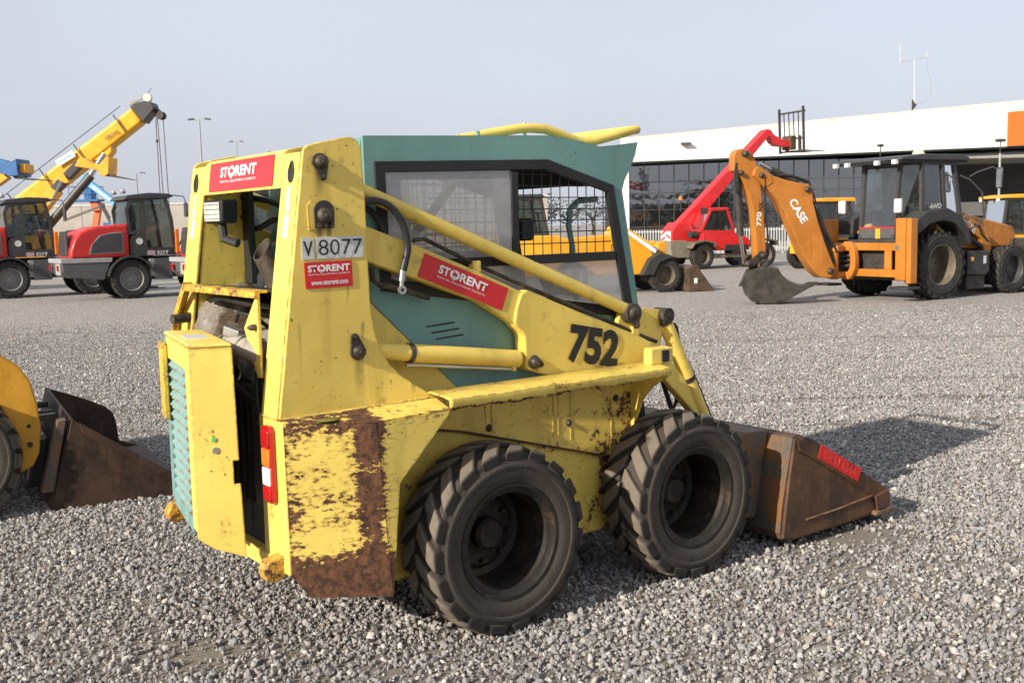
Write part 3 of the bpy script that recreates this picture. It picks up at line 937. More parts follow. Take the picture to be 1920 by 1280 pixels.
for s in (-1, 1):
    MB().tube([(-.20, s * .34, 1.42), (.05, s * .34, 1.46), (.20, s * .34, 1.42), (.45, s * .34, 1.32), (.52, s * .30, 1.28), (.55, 0, 1.27)], .022, 10).build('lap_bar', m_green, cab)
    MB().tube([(.62, s * .22, 1.0), (.64, s * .22, 1.30), (.60, s * .22, 1.38)], .014, 8).build('control_lever', m_black, cab)
    MB().tube([(-.40, s * .36, 1.42), (-.1, s * .36, 1.70), (.1, s * .36, 1.92)], .02, 8).build('cab_brace', m_black, cab)
MB().tube([(.86, -.30, 1.765), (.74, -.31, 1.755), (.69, -.31, 1.72), (.68, -.31, 1.64), (.70, -.31, 1.55), (.72, -.31, 1.30)], .014, 8).build('grab_handle', m_green, cab)
MB().box(.40, .47, -.32, -.25, 1.58, 1.68).build('switch_box', m_black, cab, bevel=.01)
MB().box(.5, 1.05, -.40, .40, .93, .97).build('cab_floor', m_dark, cab)

# --- roof guard tubes
m_tube = paint('yellow_paint_tube', YEL, rust=.66, dirt=.15)
for s in (-1, 1):
    y = s * .36
    MB().tube([(.05, y, 2.012), (.22, y, 2.042), (.36, y, 2.066), (.43, y, 2.072), (.51, y, 2.070), (.57, y, 2.058), (.68, y, 2.028), (.735, y, 2.018), (.79, y, 2.024), (.92, y, 2.054), (1.04, y, 2.083), (1.075, y * .98, 2.088)], .021, 12).build('roof_guard', m_tube, cab)
    for x, z in ((.40, 2.05), (.72, 2.0)):
        MB().cyl((x, y, z - .03), (x, y, z + .045), .007, 8).build('bolt', m_zinc, cab)
MB().tube([(1.075, -.353, 2.088), (1.085, -.2, 2.09), (1.085, .2, 2.09), (1.075, .353, 2.088)], .0205, 12).build('roof_guard', m_tube, cab)
MB().tube([(.70, -.34, 2.035), (.705, -.1, 2.04), (.705, .1, 2.04), (.70, .34, 2.035)], .018, 12).build('roof_guard', m_tube, cab)
MB().cyl((.12, -.40, 2.01), (.12, -.40, 2.045), .010, 8).build('roof_bolt', m_green, cab)

# --- lift arms with the number, links and cylinders
arm_rear = [(-.66, 1.735), (-.70, 1.69), (-.69, 1.635), (-.52, 1.535), (.02, 1.345), (.16, 1.262), (.20, 1.235), (.27, 1.36), (.02, 1.468), (-.235, 1.568), (-.50, 1.665)]
arm_front = [(.262, 1.378), (.232, 1.362), (.205, 1.300), (.195, 1.245), (.206, 1.225), (.236, 1.200), (.246, 1.180), (.246, 1.062), (.256, 1.040), (.30, 1.020), (.42, .990), (.95, .93), (1.05, .93), (1.06, 1.00), (.99, 1.092), (.90, 1.135), (.60, 1.245)]
leg_fr = [(1.05, .94), (1.03, 1.02), (1.12, 1.0), (1.25, .87), (1.42, .62), (1.52, .42), (1.52, .25), (1.47, .25), (1.465, .42), (1.375, .63), (1.20, .80)]
for s in (-1, 1):
    A = empty('lift_arm', (0, 0, 0), 0, S)
    MB().prism(arm_rear, 'y', s * .522, s * .455).build('rear_section', m_yellow_clean, A, bevel=.008)
    mf = MB().prism(arm_front, 'y', s * .536, s * .456)
    mf.build('front_section', m_yellow_clean, A, bevel=.006, seg=2)
    MB().prism(leg_fr, 'y', s * .52, s * .462).build('front_leg', m_yellow_clean, A, bevel=.01)
    MB().prism([(.80, 1.17), (.83, 1.26), (.90, 1.262), (1.12, 1.235), (1.15, 1.20), (1.115, 1.17), (1.085, 1.12), (1.075, 1.05), (.95, 1.05)], 'y', s * .500, s * .470).build('link_bracket', m_yellow_clean, A, bevel=.004)
    # pipe clipped along the top edge
    MB().tube([(-.27, s * .50, 1.60), (-.22, s * .50, 1.605), (.0, s * .50, 1.505), (.25, s * .50, 1.402), (.60, s * .50, 1.268), (.98, s * .50, 1.115), (1.05, s * .50, 1.09)], .009, 8).build('hydraulic_pipe', m_pin, A)
    for x, z in ((.02, 1.475), (.905, 1.142)):
        MB().box(x - .02, x + .02, s * .518, s * .485, z - .012, z + .034).build('pipe_clip', m_yellow_clean, A, bevel=.003)
    MB().tube([(-.62, s * .505, 1.843), (.86, s * .505, 1.252)], .0285, 16).build('upper_link', m_yellow_clean, S)
    pin(S, .868, s * .528, 1.238, .030, s, (.022, -.055, .018), 'link_pin')
    MB().cyl((.868, s * .545, 1.238), (.868, s * .45, 1.238), .046, 18).build('link_boss', m_pin, S)
    pin(S, 1.095, s * .512, 1.212, .024, s, (-.02, -.035, .016), 'cylinder_pin')
    MB().cyl((1.095, s * .54, 1.212), (1.095, s * .45, 1.212), .036, 16).build('cylinder_boss', m_pin, S)
    pin(A, .288, s * .536, 1.068, .024, s, (.034, -.012, .013))
    # lift cylinder
    c = empty('lift_cylinder', (0, 0, 0), 0, S)
    MB().cyl((-.305, s * .508, 1.158), (.226, s * .508, 1.085), .0375, 20).build('barrel', m_yellow_clean, c, bevel=.004)
    MB().cyl((-.55, s * .508, 1.192), (-.31, s * .508, 1.159), .034, 20).build('gland', m_yellow, c)
    MB().cyl((-.318, s * .508, 1.160), (-.298, s * .508, 1.1575), .0395, 20).build('collar', m_pin, c)
    MB().tube([(-.33, s * .515, 1.113), (-.28, s * .515, 1.108), (.17, s * .515, 1.048), (.20, s * .515, 1.046)], .007, 8).build('feed_pipe', m_zinc, c)
    MB().box(.185, .205, s * .525, s * .50, 1.036, 1.07).build('pipe_port', m_yellow_clean, c, bevel=.003)
    # tilt cylinder to the bucket
    c = empty('tilt_cylinder', (0, 0, 0), 0, S)
    MB().cyl((1.11, s * .50, 1.17), (1.255, s * .50, .90), .036, 20).build('barrel', m_yellow_clean, c, bevel=.004)
    MB().cyl((1.252, s * .50, .905), (1.262, s * .50, .885), .040, 20).build('clamp', m_pin, c)
    MB().cyl((1.257, s * .50, .895), (1.41, s * .50, .60), .036, 20).build('barrel', m_yellow_clean, c, bevel=.004)
    MB().cyl((1.41, s * .50, .60), (1.52, s * .50, .36), .018, 14).build('rod', m_chrome, c)
    MB().tube([(1.165, s * .50, 1.165), (1.18, s * .50, 1.15), (1.20, s * .50, 1.06), (1.29, s * .50, .92), (1.46, s * .50, .60)], .010, 8).build('hose', m_rubber, c)
    MB().tube([(1.07, s * .49, .98), (1.13, s * .47, .86), (1.19, s * .46, .74), (1.22, s * .46, .78), (1.25, s * .47, .90), (1.24, s * .49, .95)], .012, 8).build('hose', m_rubber, c)
    if s < 0:
        U, V = Vector((.405, 0, -.160)), Vector((.036, 0, .090))
        logo((-.27, -.5245, 1.459), U, V, A)
        lettering('machine_number', '752', (.466, -.5385, 1.052), (.292, 0, -.058), (.030, 0, .168), m_blackprint, A, .045)
# hose loop at the back of the right arm
for pts, r in (([(-.56, -.53, 1.735), (-.47, -.54, 1.755), (-.40, -.545, 1.735), (-.345, -.548, 1.67), (-.325, -.548, 1.58), (-.335, -.548, 1.53), (-.348, -.547, 1.485)], .014),
               ([(-.52, -.47, 1.74), (-.44, -.47, 1.72), (-.40, -.475, 1.66), (-.385, -.48, 1.61)], .012)):
    q = []
    for i in range(len(pts) - 1):
        for t in (0, .33, .66):
            p0, p1, p2, p3 = [Vector(pts[max(0, min(len(pts) - 1, i + d))]) for d in (-1, 0, 1, 2)]
            q.append(.5 * ((2 * p1) + (p2 - p0) * t + (2 * p0 - 5 * p1 + 4 * p2 - p3) * t * t + (3 * p1 - p0 - 3 * p2 + p3) * t ** 3))
    q.append(Vector(pts[-1]))
    MB().tube(q, r, 10).build('hydraulic_hose', m_rubber, S)
MB().tube([(-.348, -.547, 1.487), (-.355, -.547, 1.445)], .0125, 10).build('hose_fitting', m_zinc, S)
MB().tube([(-.355, -.547, 1.447), (-.358, -.547, 1.425)], .008, 8).build('hose_fitting', m_zinc, S)
MB().lathe([(.008, -.006), (.017, -.006), (.017, .006), (.008, .006)], (-.356, -.547, 1.412), 'y', 16, True).build('hose_fitting', m_zinc, S)
MB().tube([(-.46, -.50, 1.50), (-.455, -.50, 1.455), (-.43, -.50, 1.435), (-.38, -.50, 1.425), (-.2, -.49, 1.37)], .012, 8).build('hydraulic_pipe', m_pin, S)

# --- side marker lamp standing on the right fender
for s in (-1,):
    L_ = empty('marker_lamp', (0, 0, 0), 0, S)
    MB().box(.865, .99, -.655, -.60, 1.005, 1.085).build('lamp_box', m_fender, L_, bevel=.01)
    MB().box(.93, .975, -.662, -.654, 1.018, 1.072).build('lamp_glass', m_black, L_, bevel=.003)
    MB().box(.985, 1.01, -.65, -.59, 1.012, 1.08).build('lamp_guard', m_fender, L_, bevel=.006)

# --- engine bay: frame, foil lagging, radiator, exhaust, hoses
m_foil = None
def foil_mat():
    g = NG('dirty_foil')
    tc = g.n('ShaderNodeTexCoord').outputs['Object']
    n1 = g.noise(tc, 16, 8, .7, 1.0)
    n2 = g.noise(tc, 4, 5, .6)
    cc = g.mix(g.ss(n2, .40, .58), (.42, .39, .35), (.10, .065, .04))
    b = g.n('ShaderNodeBump', {'Height': n1, 'Strength': 1.0, 'Distance': .03})
    p = g.n('ShaderNodeBsdfPrincipled', {'Base Color': cc, 'Roughness': .42, 'Metallic': .6, 'Normal': b.outputs[0]})
    return g.surf(p.outputs[0])
eng = empty('engine_bay', (0, 0, 0), 0, S)
fo = [(.545, 1.10), (.545, 1.275), (.385, 1.432), (-.398, 1.432)]
fi = [(.518, 1.10), (.518, 1.264), (.377, 1.404), (-.398, 1.404)]
b = MB()
for i in range(3):
    b.add([(-.885, *fo[i]), (-.885, *fo[i + 1]), (-.885, *fi[i + 1]), (-.885, *fi[i])], [(0, 1, 2, 3)])
    b.add([(-.885, *fo[i]), (-.885, *fo[i + 1]), (-.845, *fo[i + 1]), (-.845, *fo[i])], [(0, 1, 2, 3)])
b.build('hood_frame', paint('rusty_frame_paint', (.70, .45, .06), rust=.535, scale=9, dirt=.6), eng, solid=.010, smooth=0)
MB().box(-.60, -.585, -.40, .53, .45, 1.40).build('bay_dark_back', m_dark, eng)  # dark sheet behind the lagging stands in for the shade deep in the bay
MB().add([(-.845, .52, 1.425), (-.845, -.398, 1.425), (-.59, -.398, 1.40), (-.59, .52, 1.40)], [(0, 1, 2, 3)]).build('bay_cover', m_dark, eng, solid=.006)
MB().prism([(-.395, 1.425), (-.255, 1.285), (-.365, 1.105), (-.395, 1.105)], 'x', -.885, -.873).build('hinge_plate', m_yellow, eng, bevel=.003)
hb = pin(eng, 0, 0, 0, .012, -1, None, 'hinge_bolt')
hb.rotation_euler = (0, 0, -PI / 2)
hb.location = (-.885, -.372, 1.295)
# crumpled lagging
b = MB()
r = random.Random(3)
nu, nv = 22, 14
vs = []
for i in range(nu):
    for j in range(nv):
        u, v = i / (nu - 1), j / (nv - 1)
        a = PI * v
        y = .50 - .86 * u
        rad = .235 + .03 * math.sin(u * 9) + r.uniform(-.016, .016) - .05 * u
        vs.append((-.62 - .92 * rad * math.sin(a), y + r.uniform(-.01, .01), 1.165 - rad * math.cos(a) * .95 + .02 * math.sin(u * 5) - .05 * u))
b.add(vs, [(i * nv + j, i * nv + j + 1, (i + 1) * nv + j + 1, (i + 1) * nv + j) for i in range(nu - 1) for j in range(nv - 1)])
b.build('foil_lagging', foil_mat(), eng, smooth=1.2)
MB().box(-.76, -.50, -.40, .40, .42, 1.02).build('engine_block', m_dark, eng, bevel=.03)
MB().prism([(-.22, .45), (-.22, 1.06), (-.30, 1.10), (-.36, 1.06), (-.36, .45)], 'x', -.86, -.80).build('radiator_tank', plain('grey_plastic', (.045, .044, .042), .45, var=.4, vs=3), eng, bevel=.012)
MB().box(-.85, -.80, -.36, .42, .45, 1.05).build('radiator_core', m_dark, eng, bevel=.01)
MB().tube([(-.85, .43, 1.285), (-.93, .42, 1.28)], .022, 14).build('pipe_stub', m_pin, eng)
MB().tube([(-.86, -.05, 1.20), (-.88, -.16, 1.215), (-.87, -.28, 1.20), (-.84, -.36, 1.18)], .045, 14).build('coolant_hose', plain('pale_hose', (.30, .27, .23), .6, dirt=(.1, .07, .05)), eng)
for pts, r_, m_ in (([(-.87, .30, 1.06), (-.90, .22, 1.16), (-.88, .05, 1.12), (-.86, -.10, 1.05)], .014, m_rubber), ([(-.86, .10, 1.00), (-.90, -.05, 1.08), (-.90, -.2, 1.06), (-.86, -.33, .98)], .011, m_rubber),
                    ([(-.86, -.12, 1.30), (-.88, -.2, 1.34), (-.86, -.3, 1.33), (-.82, -.37, 1.28)], .008, m_black), ([(-.80, .30, 1.36), (-.84, .10, 1.385), (-.83, -.15, 1.37), (-.78, -.35, 1.36)], .012, m_rubber),
                    ([(-.83, .46, 1.18), (-.87, .40, 1.10), (-.86, .34, .98)], .016, m_rubber), ([(-.86, -.30, 1.12), (-.88, -.34, 1.02), (-.87, -.36, .85)], .010, m_black)):
    MB().tube(pts, r_, 8).build('engine_hose', m_, eng)
for y_, z_ in ((.22, 1.16), (-.05, 1.09), (-.24, 1.21), (-.02, 1.195)):
    MB().lathe([(.046, -.008), (.049, -.008), (.049, .008), (.046, .008)], (-.87, y_, z_), 'y', 16, True).build('hose_clamp', m_zinc, eng)
MB().lathe([(.001, .03), (.03, .03), (.034, .022), (.034, 0)], (-.83, -.29, 1.10), 'z', 14).build('radiator_cap', m_zinc, eng)
MB().cyl((-.84, -.31, .92), (-.87, -.31, .92), .008, 8).build('tank_plug', m_zinc, eng)
for k_ in range(9):
    MB().box(-.862, -.851, -.19 + .066 * k_, -.185 + .066 * k_, .47, 1.03).build('radiator_fin', m_dark, eng)
MB().obox((-.89, -.17, 1.26), (.04, .09, .04), (.2, 0, .3)).build('latch', m_zinc, eng, bevel=.005)
# exhaust: open slanted pipe with a wall
ex0, ex1 = Vector((-.68, .02, 1.575)), Vector((-.57, -.03, 1.28))
ax = (ex0 - ex1).normalized()
b = MB()
sg = 24
a_ = ax.orthogonal().normalized()
c_ = ax.cross(a_)
vs = []
for base, cut in ((ex1, 0), (ex0, 1)):
    for rr_ in (.046, .042):
        for k in range(sg):
            t = 2 * PI * k / sg
            p = base + (a_ * math.cos(t) + c_ * math.sin(t)) * rr_
            if cut:
                q = p - base
                nm_ = Vector((-.75, -.05, .55))
                p = p - ax * (q.dot(nm_) / ax.dot(nm_))
            vs.append(p)
fs = []
for k in range(sg):
    k2 = (k + 1) % sg
    fs += [(k, k2, 2 * sg + k2, 2 * sg + k), (sg + k, 3 * sg + k, 3 * sg + k2, sg + k2), (2 * sg + k, 2 * sg + k2, 3 * sg + k2, 3 * sg + k)]
b.add(vs, fs)
b.build('exhaust_pipe', m_exhaust, eng)
MB().cyl(ex1 + ax * .18, ex1 + ax * .185, .0415, 20).build('exhaust_dark_disc', m_black, eng)  # black disc stands in for the shade inside the pipe mouth
for pts in ([(-.60, .40, 1.72), (-.56, .36, 1.66), (-.50, .25, 1.70), (-.47, .10, 1.66), (-.47, .02, 1.55)], [(-.60, .40, 1.80), (-.52, .30, 1.78), (-.48, .10, 1.72), (-.47, -.05, 1.66)], [(-.60, .42, 1.50), (-.55, .35, 1.55), (-.50, .2, 1.60), (-.48, .05, 1.56)]):
    q = []
    for i in range(len(pts) - 1):
        for t in (0, .25, .5, .75):
            p0, p1, p2, p3 = [Vector(pts[max(0, min(len(pts) - 1, i + d))]) for d in (-1, 0, 1, 2)]
            q.append(.5 * ((2 * p1) + (p2 - p0) * t + (2 * p0 - 5 * p1 + 4 * p2 - p3) * t * t + (3 * p1 - p0 - 3 * p2 + p3) * t ** 3))
    MB().tube(q, .014, 8).build('hydraulic_hose', m_rubber, eng)
MB().box(-.60, -.572, .33, .42, 1.42, 1.94).build('hose_channel', m_black, leg_l, bevel=.004)
MB().tube([(-.585, .36, 1.43), (-.55, .33, 1.52), (-.56, .30, 1.6)], .012, 8).build('hydraulic_hose', m_rubber, eng)
# rear work lamp hung inside the left leg
wl = empty('work_lamp', (-.745, .325, 1.74), .12, S)
MB().prism([(-.075, -.055), (.075, -.055), (.085, .045), (-.085, .045)], 'x', -.02, .06).build('lamp_body', m_black, wl, bevel=.012)
MB().box(-.0245, -.0205, -.066, .066, -.045, .035).build('lamp_lens', m_lamp, wl, bevel=.002)
for k in range(4):
    MB().box(-.028, -.0245, -.064, .064, -.036 + .02 * k, -.033 + .02 * k).build('lens_rib', m_zinc, wl)
MB().tube([(.02, 0, -.05), (.02, -.02, -.12), (.05, -.08, -.14)], .02, 8).build('lamp_bracket', m_dark, wl)

# --- rear door standing ajar, louvred
D = empty('rear_door', (-1.03, .24, 0), 0, S)
ang = math.atan2(-.625, -.12)            # from hinge to free edge
D.rotation_euler = (0, 0, ang)
LW = .636                                # local x runs from the hinge to the free edge, local y towards the engine
sgn = 1
def dbox(x0, x1, d0, d1, z0, z1):
    return MB().box(x0, x1, sgn * d0, sgn * d1, z0, z1)
m_door = m_yellow_worn
m_door_y = paint('yellow_paint_door', (.82, .64, .14), rust=.635, scale=6, dirt=.25, scratch=.5)
MB().prism([(0, 0), (LW, 0), (LW + .028, .150), (.04, .150)], 'z', 1.236, 1.252).build('door_top', m_door_y, D, bevel=.008)
fl_ = lambda y: LW + .187 * y
b = MB()
ps = [(0.0, .54), (0.0, 1.236), (.150, 1.236), (.156, .82), (.135, .82), (.135, .735), (.158, .735), (.165, .455), (.05, .50)]
b.add([(fl_(y) - .010, y, z) for y, z in ps] + [(fl_(y), y, z) for y, z in ps], [tuple(range(9)), tuple(range(17, 8, -1))] + [(i, i + 9, (i + 1) % 9 + 9, (i + 1) % 9) for i in range(9)])
b.build('door_side', m_door_y, D, bevel=.004)
MB().prism([(LW - .10, 0), (LW - .0125, 0), (LW - .0125, sgn * .012), (LW - .10, sgn * .012)], 'z', .56, 1.235).build('door_stile', m_door_y, D, bevel=.003)
MB().prism([(0.0, 0), (.07, 0), (.07, sgn * .012), (0, sgn * .012)], 'z', .56, 1.235).build('door_stile', m_green_worn, D, bevel=.003)
dbox(.0705, LW - .1005, 0, .012, .54, .60).build('door_rail', m_green_worn, D, bevel=.003)
dbox(.0705, LW - .1005, 0, .012, 1.15, 1.235).build('door_rail', m_door_y, D, bevel=.003)
sl = MB().obox((0, 0, 0), (LW - .172, .006, .052), (-sgn * .75, 0, 0)).mesh('louvre', m_green_worn, 0)
for k in range(14):
    place(sl, 'louvre', D, ((.07 + LW - .10) / 2, sgn * .018, .62 + .04 * k))
dbox(.01, LW - .02, .06, .066, .56, 1.2).build('door_backing', m_black, D)
MB().box(-.01, .10, -.022, -.002, .90, 1.21).build('hinge_cover', paint('hinge_paint', (.72, .50, .08), rust=.55, scale=10), D, bevel=.004)
# lock, latch opening and bright sticker on the door's side
def on_side(name, y, z, w, m):
    return MB().cyl((fl_(y) - .002, y, z), (fl_(y) + .006, y, z), w, 14).build(name, m, D)
on_side('door_lock', .075, .865, .012, m_zinc)
on_side('dot_sticker', .07, .905, .008, plain('green_dot', (.1, .55, .15), .5))
MB().prism([(.25, sgn * .03), (.43, sgn * .03), (.43, sgn * .11), (.25, sgn * .11)], 'z', 1.252, 1.2535).build('door_label', m_plate, D)

# --- bucket
B = empty('bucket', (0, 0, 0), 0, S)
side_prof = [(1.655, .075), (1.70, .36), (1.742, .565), (1.80, .575), (1.865, .545), (2.50, .19), (2.52, .165), (2.52, .09), (2.43, .075), (2.0, .062), (1.75, .060)]
for s in (-1, 1):
    sp = MB().prism(side_prof, 'y', s * .765, s * .748).build('side_plate', m_bucket, B, bevel=.004)
    bar_ = MB().prism([(1.745, .555), (1.80, .572), (1.865, .548), (2.495, .195), (2.505, .125), (2.415, .13), (2.385, .17), (1.83, .470), (1.765, .50)], 'y', s * .7655, s * .777)
    bar_.build('edge_bar', m_bucket, B, bevel=.003)
    MB().prism([(2.385, .17), (2.495, .19), (2.517, .165), (2.517, .095), (2.405, .09)], 'y', s * .7775, s * .790).build('corner_wear_plate', m_bucket, B, bevel=.004)
    MB().tube([(1.83, s * .768, .14), (2.10, s * .768, .15), (2.385, s * .768, .17)], .006, 6).build('weld_bead', m_bucket_edge, B)
    MB().box(2.385, 2.545, s * .70, s * .795, .062, .085).build('edge_tip', m_bucket_edge, B, bevel=.004)
back = [(2.50, .058), (2.0, .048), (1.76, .046), (1.67, .062), (1.648, .10), (1.66, .22), (1.70, .40), (1.742, .57), (1.752, .566), (1.712, .40), (1.675, .22), (1.665, .115), (1.69, .082), (1.77, .064), (2.0, .062), (2.50, .072)]
MB().prism(back, 'y', -.7475, .7475).build('shell', m_bucket_back, B, bevel=.002)
MB().prism([(1.742, .571), (1.80, .578), (1.80, .566), (1.752, .556)], 'y', -.7470, .7470).build('top_lip', m_bucket, B)
MB().box(2.44, 2.56, -.765, .765, .045, .0575).build('cutting_edge', m_bucket_edge, B)
MB().prism([(1.46, .17), (1.50, .56), (1.56, .60), (1.735, .59), (1.695, .40), (1.66, .22), (1.645, .15)], 'y', -.60, .60).build('coupler_plate', m_bucket_back, B, bevel=.01)
for s in (-1, 1):
    MB().prism([(1.35, .30), (1.42, .56), (1.56, .585), (1.64, .20), (1.40, .20)], 'y', s * .54, s * .44).build('coupler_ear', m_bucket, B, bevel=.006)
# red marking painted on the edge bar with the punched characters
U, V = Vector((.335, 0, -.178)), Vector((.026, 0, .066))
Om = (1.905, -.7782, .447)
m_red_mark = plain('red_spray', (.62, .012, .012), .5, var=.25, vs=14)
quad('red_mark', Om, U, V, m_red_mark, B)
lettering('punched_code', 'CRST4844', sub(Om, U, V, .08, .20), U * .80, V * .60, plain('punched_red', (.85, .10, .07), .5), B, -.015)
# ---------------------------------------------------------------- the yard behind: materials
m_orange = paint('orange_paint', (.46, .168, .020), rust=.70, dirt=.5, edge=.3, scratch=.3)
m_amberp = paint('amber_paint', (.80, .37, .02), rust=.76, dirt=.15, edge=0, scratch=0)
m_cray = paint('crane_yellow', (.78, .40, .010), rust=.80, dirt=.2, edge=0, scratch=0)
m_redp = plain('red_machine_paint', (.50, .020, .016), .40, var=.12, coat=.12, dirt=(.35, .06, .04), dirt_t=.68)
m_redt = plain('red_telehandler_paint', (.66, .018, .022), .38, var=.10, coat=.2)
m_grey = plain('charcoal_cab', (.045, .044, .046), .45, var=.15)
m_midgrey = plain('mid_grey_panel', (.085, .085, .09), .5, var=.1)
m_palegrey = plain('pale_grey_panel', (.32, .32, .32), .5, var=.1)
m_fend = plain('black_plastic', (.03, .03, .031), .6, var=.2, dirt=(.09, .08, .07), dirt_t=.6)
m_blue = plain('blue_paint', (.03, .13, .33), .45, var=.2)
m_skyblue = plain('light_blue_paint', (.12, .40, .72), .45, var=.1)
m_rimgrey = plain('grey_rim', (.22, .22, .22), .5, var=.2, dirt=(.1, .09, .08))
m_rimtan = plain('dusty_rim', (.13, .11, .082), .6, var=.2, dirt=(.12, .10, .08))
m_rimdark = plain('dark_rim', (.05, .05, .05), .55, var=.2, dirt=(.12, .10, .08))
m_rusty = steel('rusty_bucket', (.05, .033, .024), (.13, .08, .05), .7, 5, .2)
m_digbucket = steel('worn_dark_bucket', (.030, .028, .025), (.065, .058, .05), .5, 6, .4)
m_cream = plain('cream_wall', (.80, .79, .74), .6, var=.03, vs=.6)
m_lightmetal = plain('galvanised', (.45, .46, .46), .45, .5, var=.15)
m_glassbg = glass('machine_glass', (.50, .58, .56), .12, .01, .05, (.5, .5, .5))
ty_big = tyre_mesh('large_tyre', 1.0, .62, .58, 20, .07, .12, .42, m_tyre_bg)
rim_grey = rim_mesh('rim_grey', .58, .62, .0, m_rimgrey)
rim_tan = rim_mesh('rim_tan', .58, .62, .20, m_rimtan)
rim_dark = rim_mesh('rim_dark', .58, .62, .02, m_rimdark)

def cab_box(parent, prof, y0, y1, mf, mg, post=.06, mids=(), roof=None, inset=0.0):
    """four-post cab: profile (x,z) runs rear bottom, rear top, front top, front bottom (more points allowed between)"""
    c = empty('cab', (0, 0, 0), 0, parent)
    n = len(prof)
    b = MB()
    for y in (y0, y1):
        for i in range(n):
            p, q = prof[i], prof[(i + 1) % n]
            b.bar((p[0], y, p[1]), (q[0], y, q[1]), post, post, (0, 1, 0))
        for (xa, za), (xb, zb) in mids:
            b.bar((xa, y, za), (xb, y, zb), post * .8, post * .8, (0, 1, 0))
    for x, z in prof:
        b.bar((x, y0, z), (x, y1, z), post * .98, post * .98)
    b.build('cab_frame', mf, c)
    cx, cz = sum(p[0] for p in prof) / n, sum(p[1] for p in prof) / n
    for y in (y0, y1):
        MB().prism(prof, 'y', y - .006, y + .006).build('side_window', mg, c, smooth=0)
    MB().add([(prof[0][0], y0, prof[0][1]), (prof[0][0], y1, prof[0][1]), (prof[1][0], y1, prof[1][1]), (prof[1][0], y0, prof[1][1])], [(0, 1, 2, 3)]).build('rear_window', mg, c, smooth=0)
    MB().add([(prof[-1][0], y0, prof[-1][1]), (prof[-1][0], y1, prof[-1][1]), (prof[-2][0], y1, prof[-2][1]), (prof[-2][0], y0, prof[-2][1])], [(0, 1, 2, 3)]).build('front_window', mg, c, smooth=0)
    if roof:
        x0, x1, ya, yb, z0, z1, mr = roof
        MB().prism([(x0, z0), (x0 + .06, z1), (x1 - .06, z1), (x1, z0)], 'y', ya, yb).build('cab_roof', mr, c, bevel=.03)
    ym = (y0 + y1) / 2
    xs = cx - .1
    zs = min(p[1] for p in prof)
    MB().prism([(xs - .25, zs + .1), (xs - .30, zs + .85), (xs - .18, zs + .85), (xs - .12, zs + .32), (xs + .25, zs + .28), (xs + .25, zs + .1)], 'y', ym - .22, ym + .22).build('seat', m_seat, c, bevel=.03)
    MB().tube([(xs + .55, ym, zs), (xs + .48, ym, zs + .5)], .03, 8).build('steering_column', m_black, c)
    MB().lathe([(.17, -.015), (.19, -.015), (.19, .015), (.17, .015)], (xs + .47, ym, zs + .52), 'z', 18, True).build('steering_wheel', m_black, c)
    return c

# ---------------------------------------------------------------- the long white building with dark glazing
BD = empty('showroom_building', (6.3, 60, 0))
tag(BD, 'long low building with white fascia, dark glass front and orange sign', 'building', kind='thing')
def bfx(x):
    return x - 6.3
g = NG('dark_facade_glass')
tcf = g.n('ShaderNodeTexCoord').outputs['Object']
bb = g.n('ShaderNodeBump', {'Height': g.noise(tcf, .9, 2), 'Strength': .05, 'Distance': .2})
pf = g.n('ShaderNodeBsdfPrincipled', {'Base Color': (.010, .010, .011, 1), 'Roughness': .03, 'Normal': bb.outputs[0], 'IOR': 3.0})
m_facade = g.surf(pf.outputs[0])
m_mullion = plain('mullion', (.06, .06, .062), .5)
# pane grid
zs_ = [(.45, 1.36), (1.40, 2.31), (2.35, 3.26), (3.30, 3.87), (3.91, 4.93)]
pane = {}
for r_i, (z0, z1) in enumerate(zs_):
    pane[r_i] = MB().box(-.408, .408, -.008, .008, -(z1 - z0) / 2, (z1 - z0) / 2).mesh('pane', m_facade, 0)
pr_ = random.Random(2)
for cI in range(16):
    x = 6.80 + .845 * (cI + .5)
    for r_i, (z0, z1) in enumerate(zs_):
        place(pane[r_i], 'pane', BD, (bfx(x), .02, (z0 + z1) / 2), (pr_.uniform(-.002, .002), 0, pr_.uniform(-.003, .003)))
mul = MB().box(-.018, .018, -.05, .03, .4, 4.94).mesh('mullion', m_mullion, 0)
for cI in range(17):
    place(mul, 'mullion', BD, (bfx(6.80 + .845 * cI), 0, 0))
for z in (.43, 1.38, 2.33, 3.28, 3.89):
    MB().box(bfx(6.82), bfx(20.30), -.03, .012, z - .018, z + .018).build('transom', m_mullion, BD)
MB().box(bfx(6.3), bfx(20.4), -.06, .5, 0, .41).build('plinth', plain('plinth', (.25, .24, .23), .8), BD)
MB().box(bfx(6.3), bfx(6.78), -.10, .5, .41, 4.93).build('corner_column', m_cream, BD)
# room behind the glass and the open bays on the right
MB().box(bfx(6.5), bfx(20.4), .6, 12, 0, 4.9).build('inner_volume', m_black, BD)
m_bay = plain('dim_bay_wall', (.055, .055, .06), .7, var=.2, vs=.5)
MB().box(bfx(20.4), bfx(60), 6.0, 6.3, 0, 5.3).build('bay_back_wall', m_bay, BD)
MB().box(bfx(20.35), bfx(20.6), .0, 6.0, 0, 5.0).build('bay_side_wall', m_bay, BD)
MB().box(bfx(20.4), bfx(60), -1.0, 6.3, 4.75, 4.93).build('bay_soffit', plain('soffit_grey', (.30, .29, .28), .7), BD)
for x in (24.4, 29.5, 34):
    MB().box(bfx(x), bfx(x + .35), -.1, .3, 0, 4.75).build('bay_column', m_bay, BD)
MB().box(bfx(20.6), bfx(60), 5.8, 5.95, 1.6, 2.45).build('bay_shutter_band', m_cream, BD)
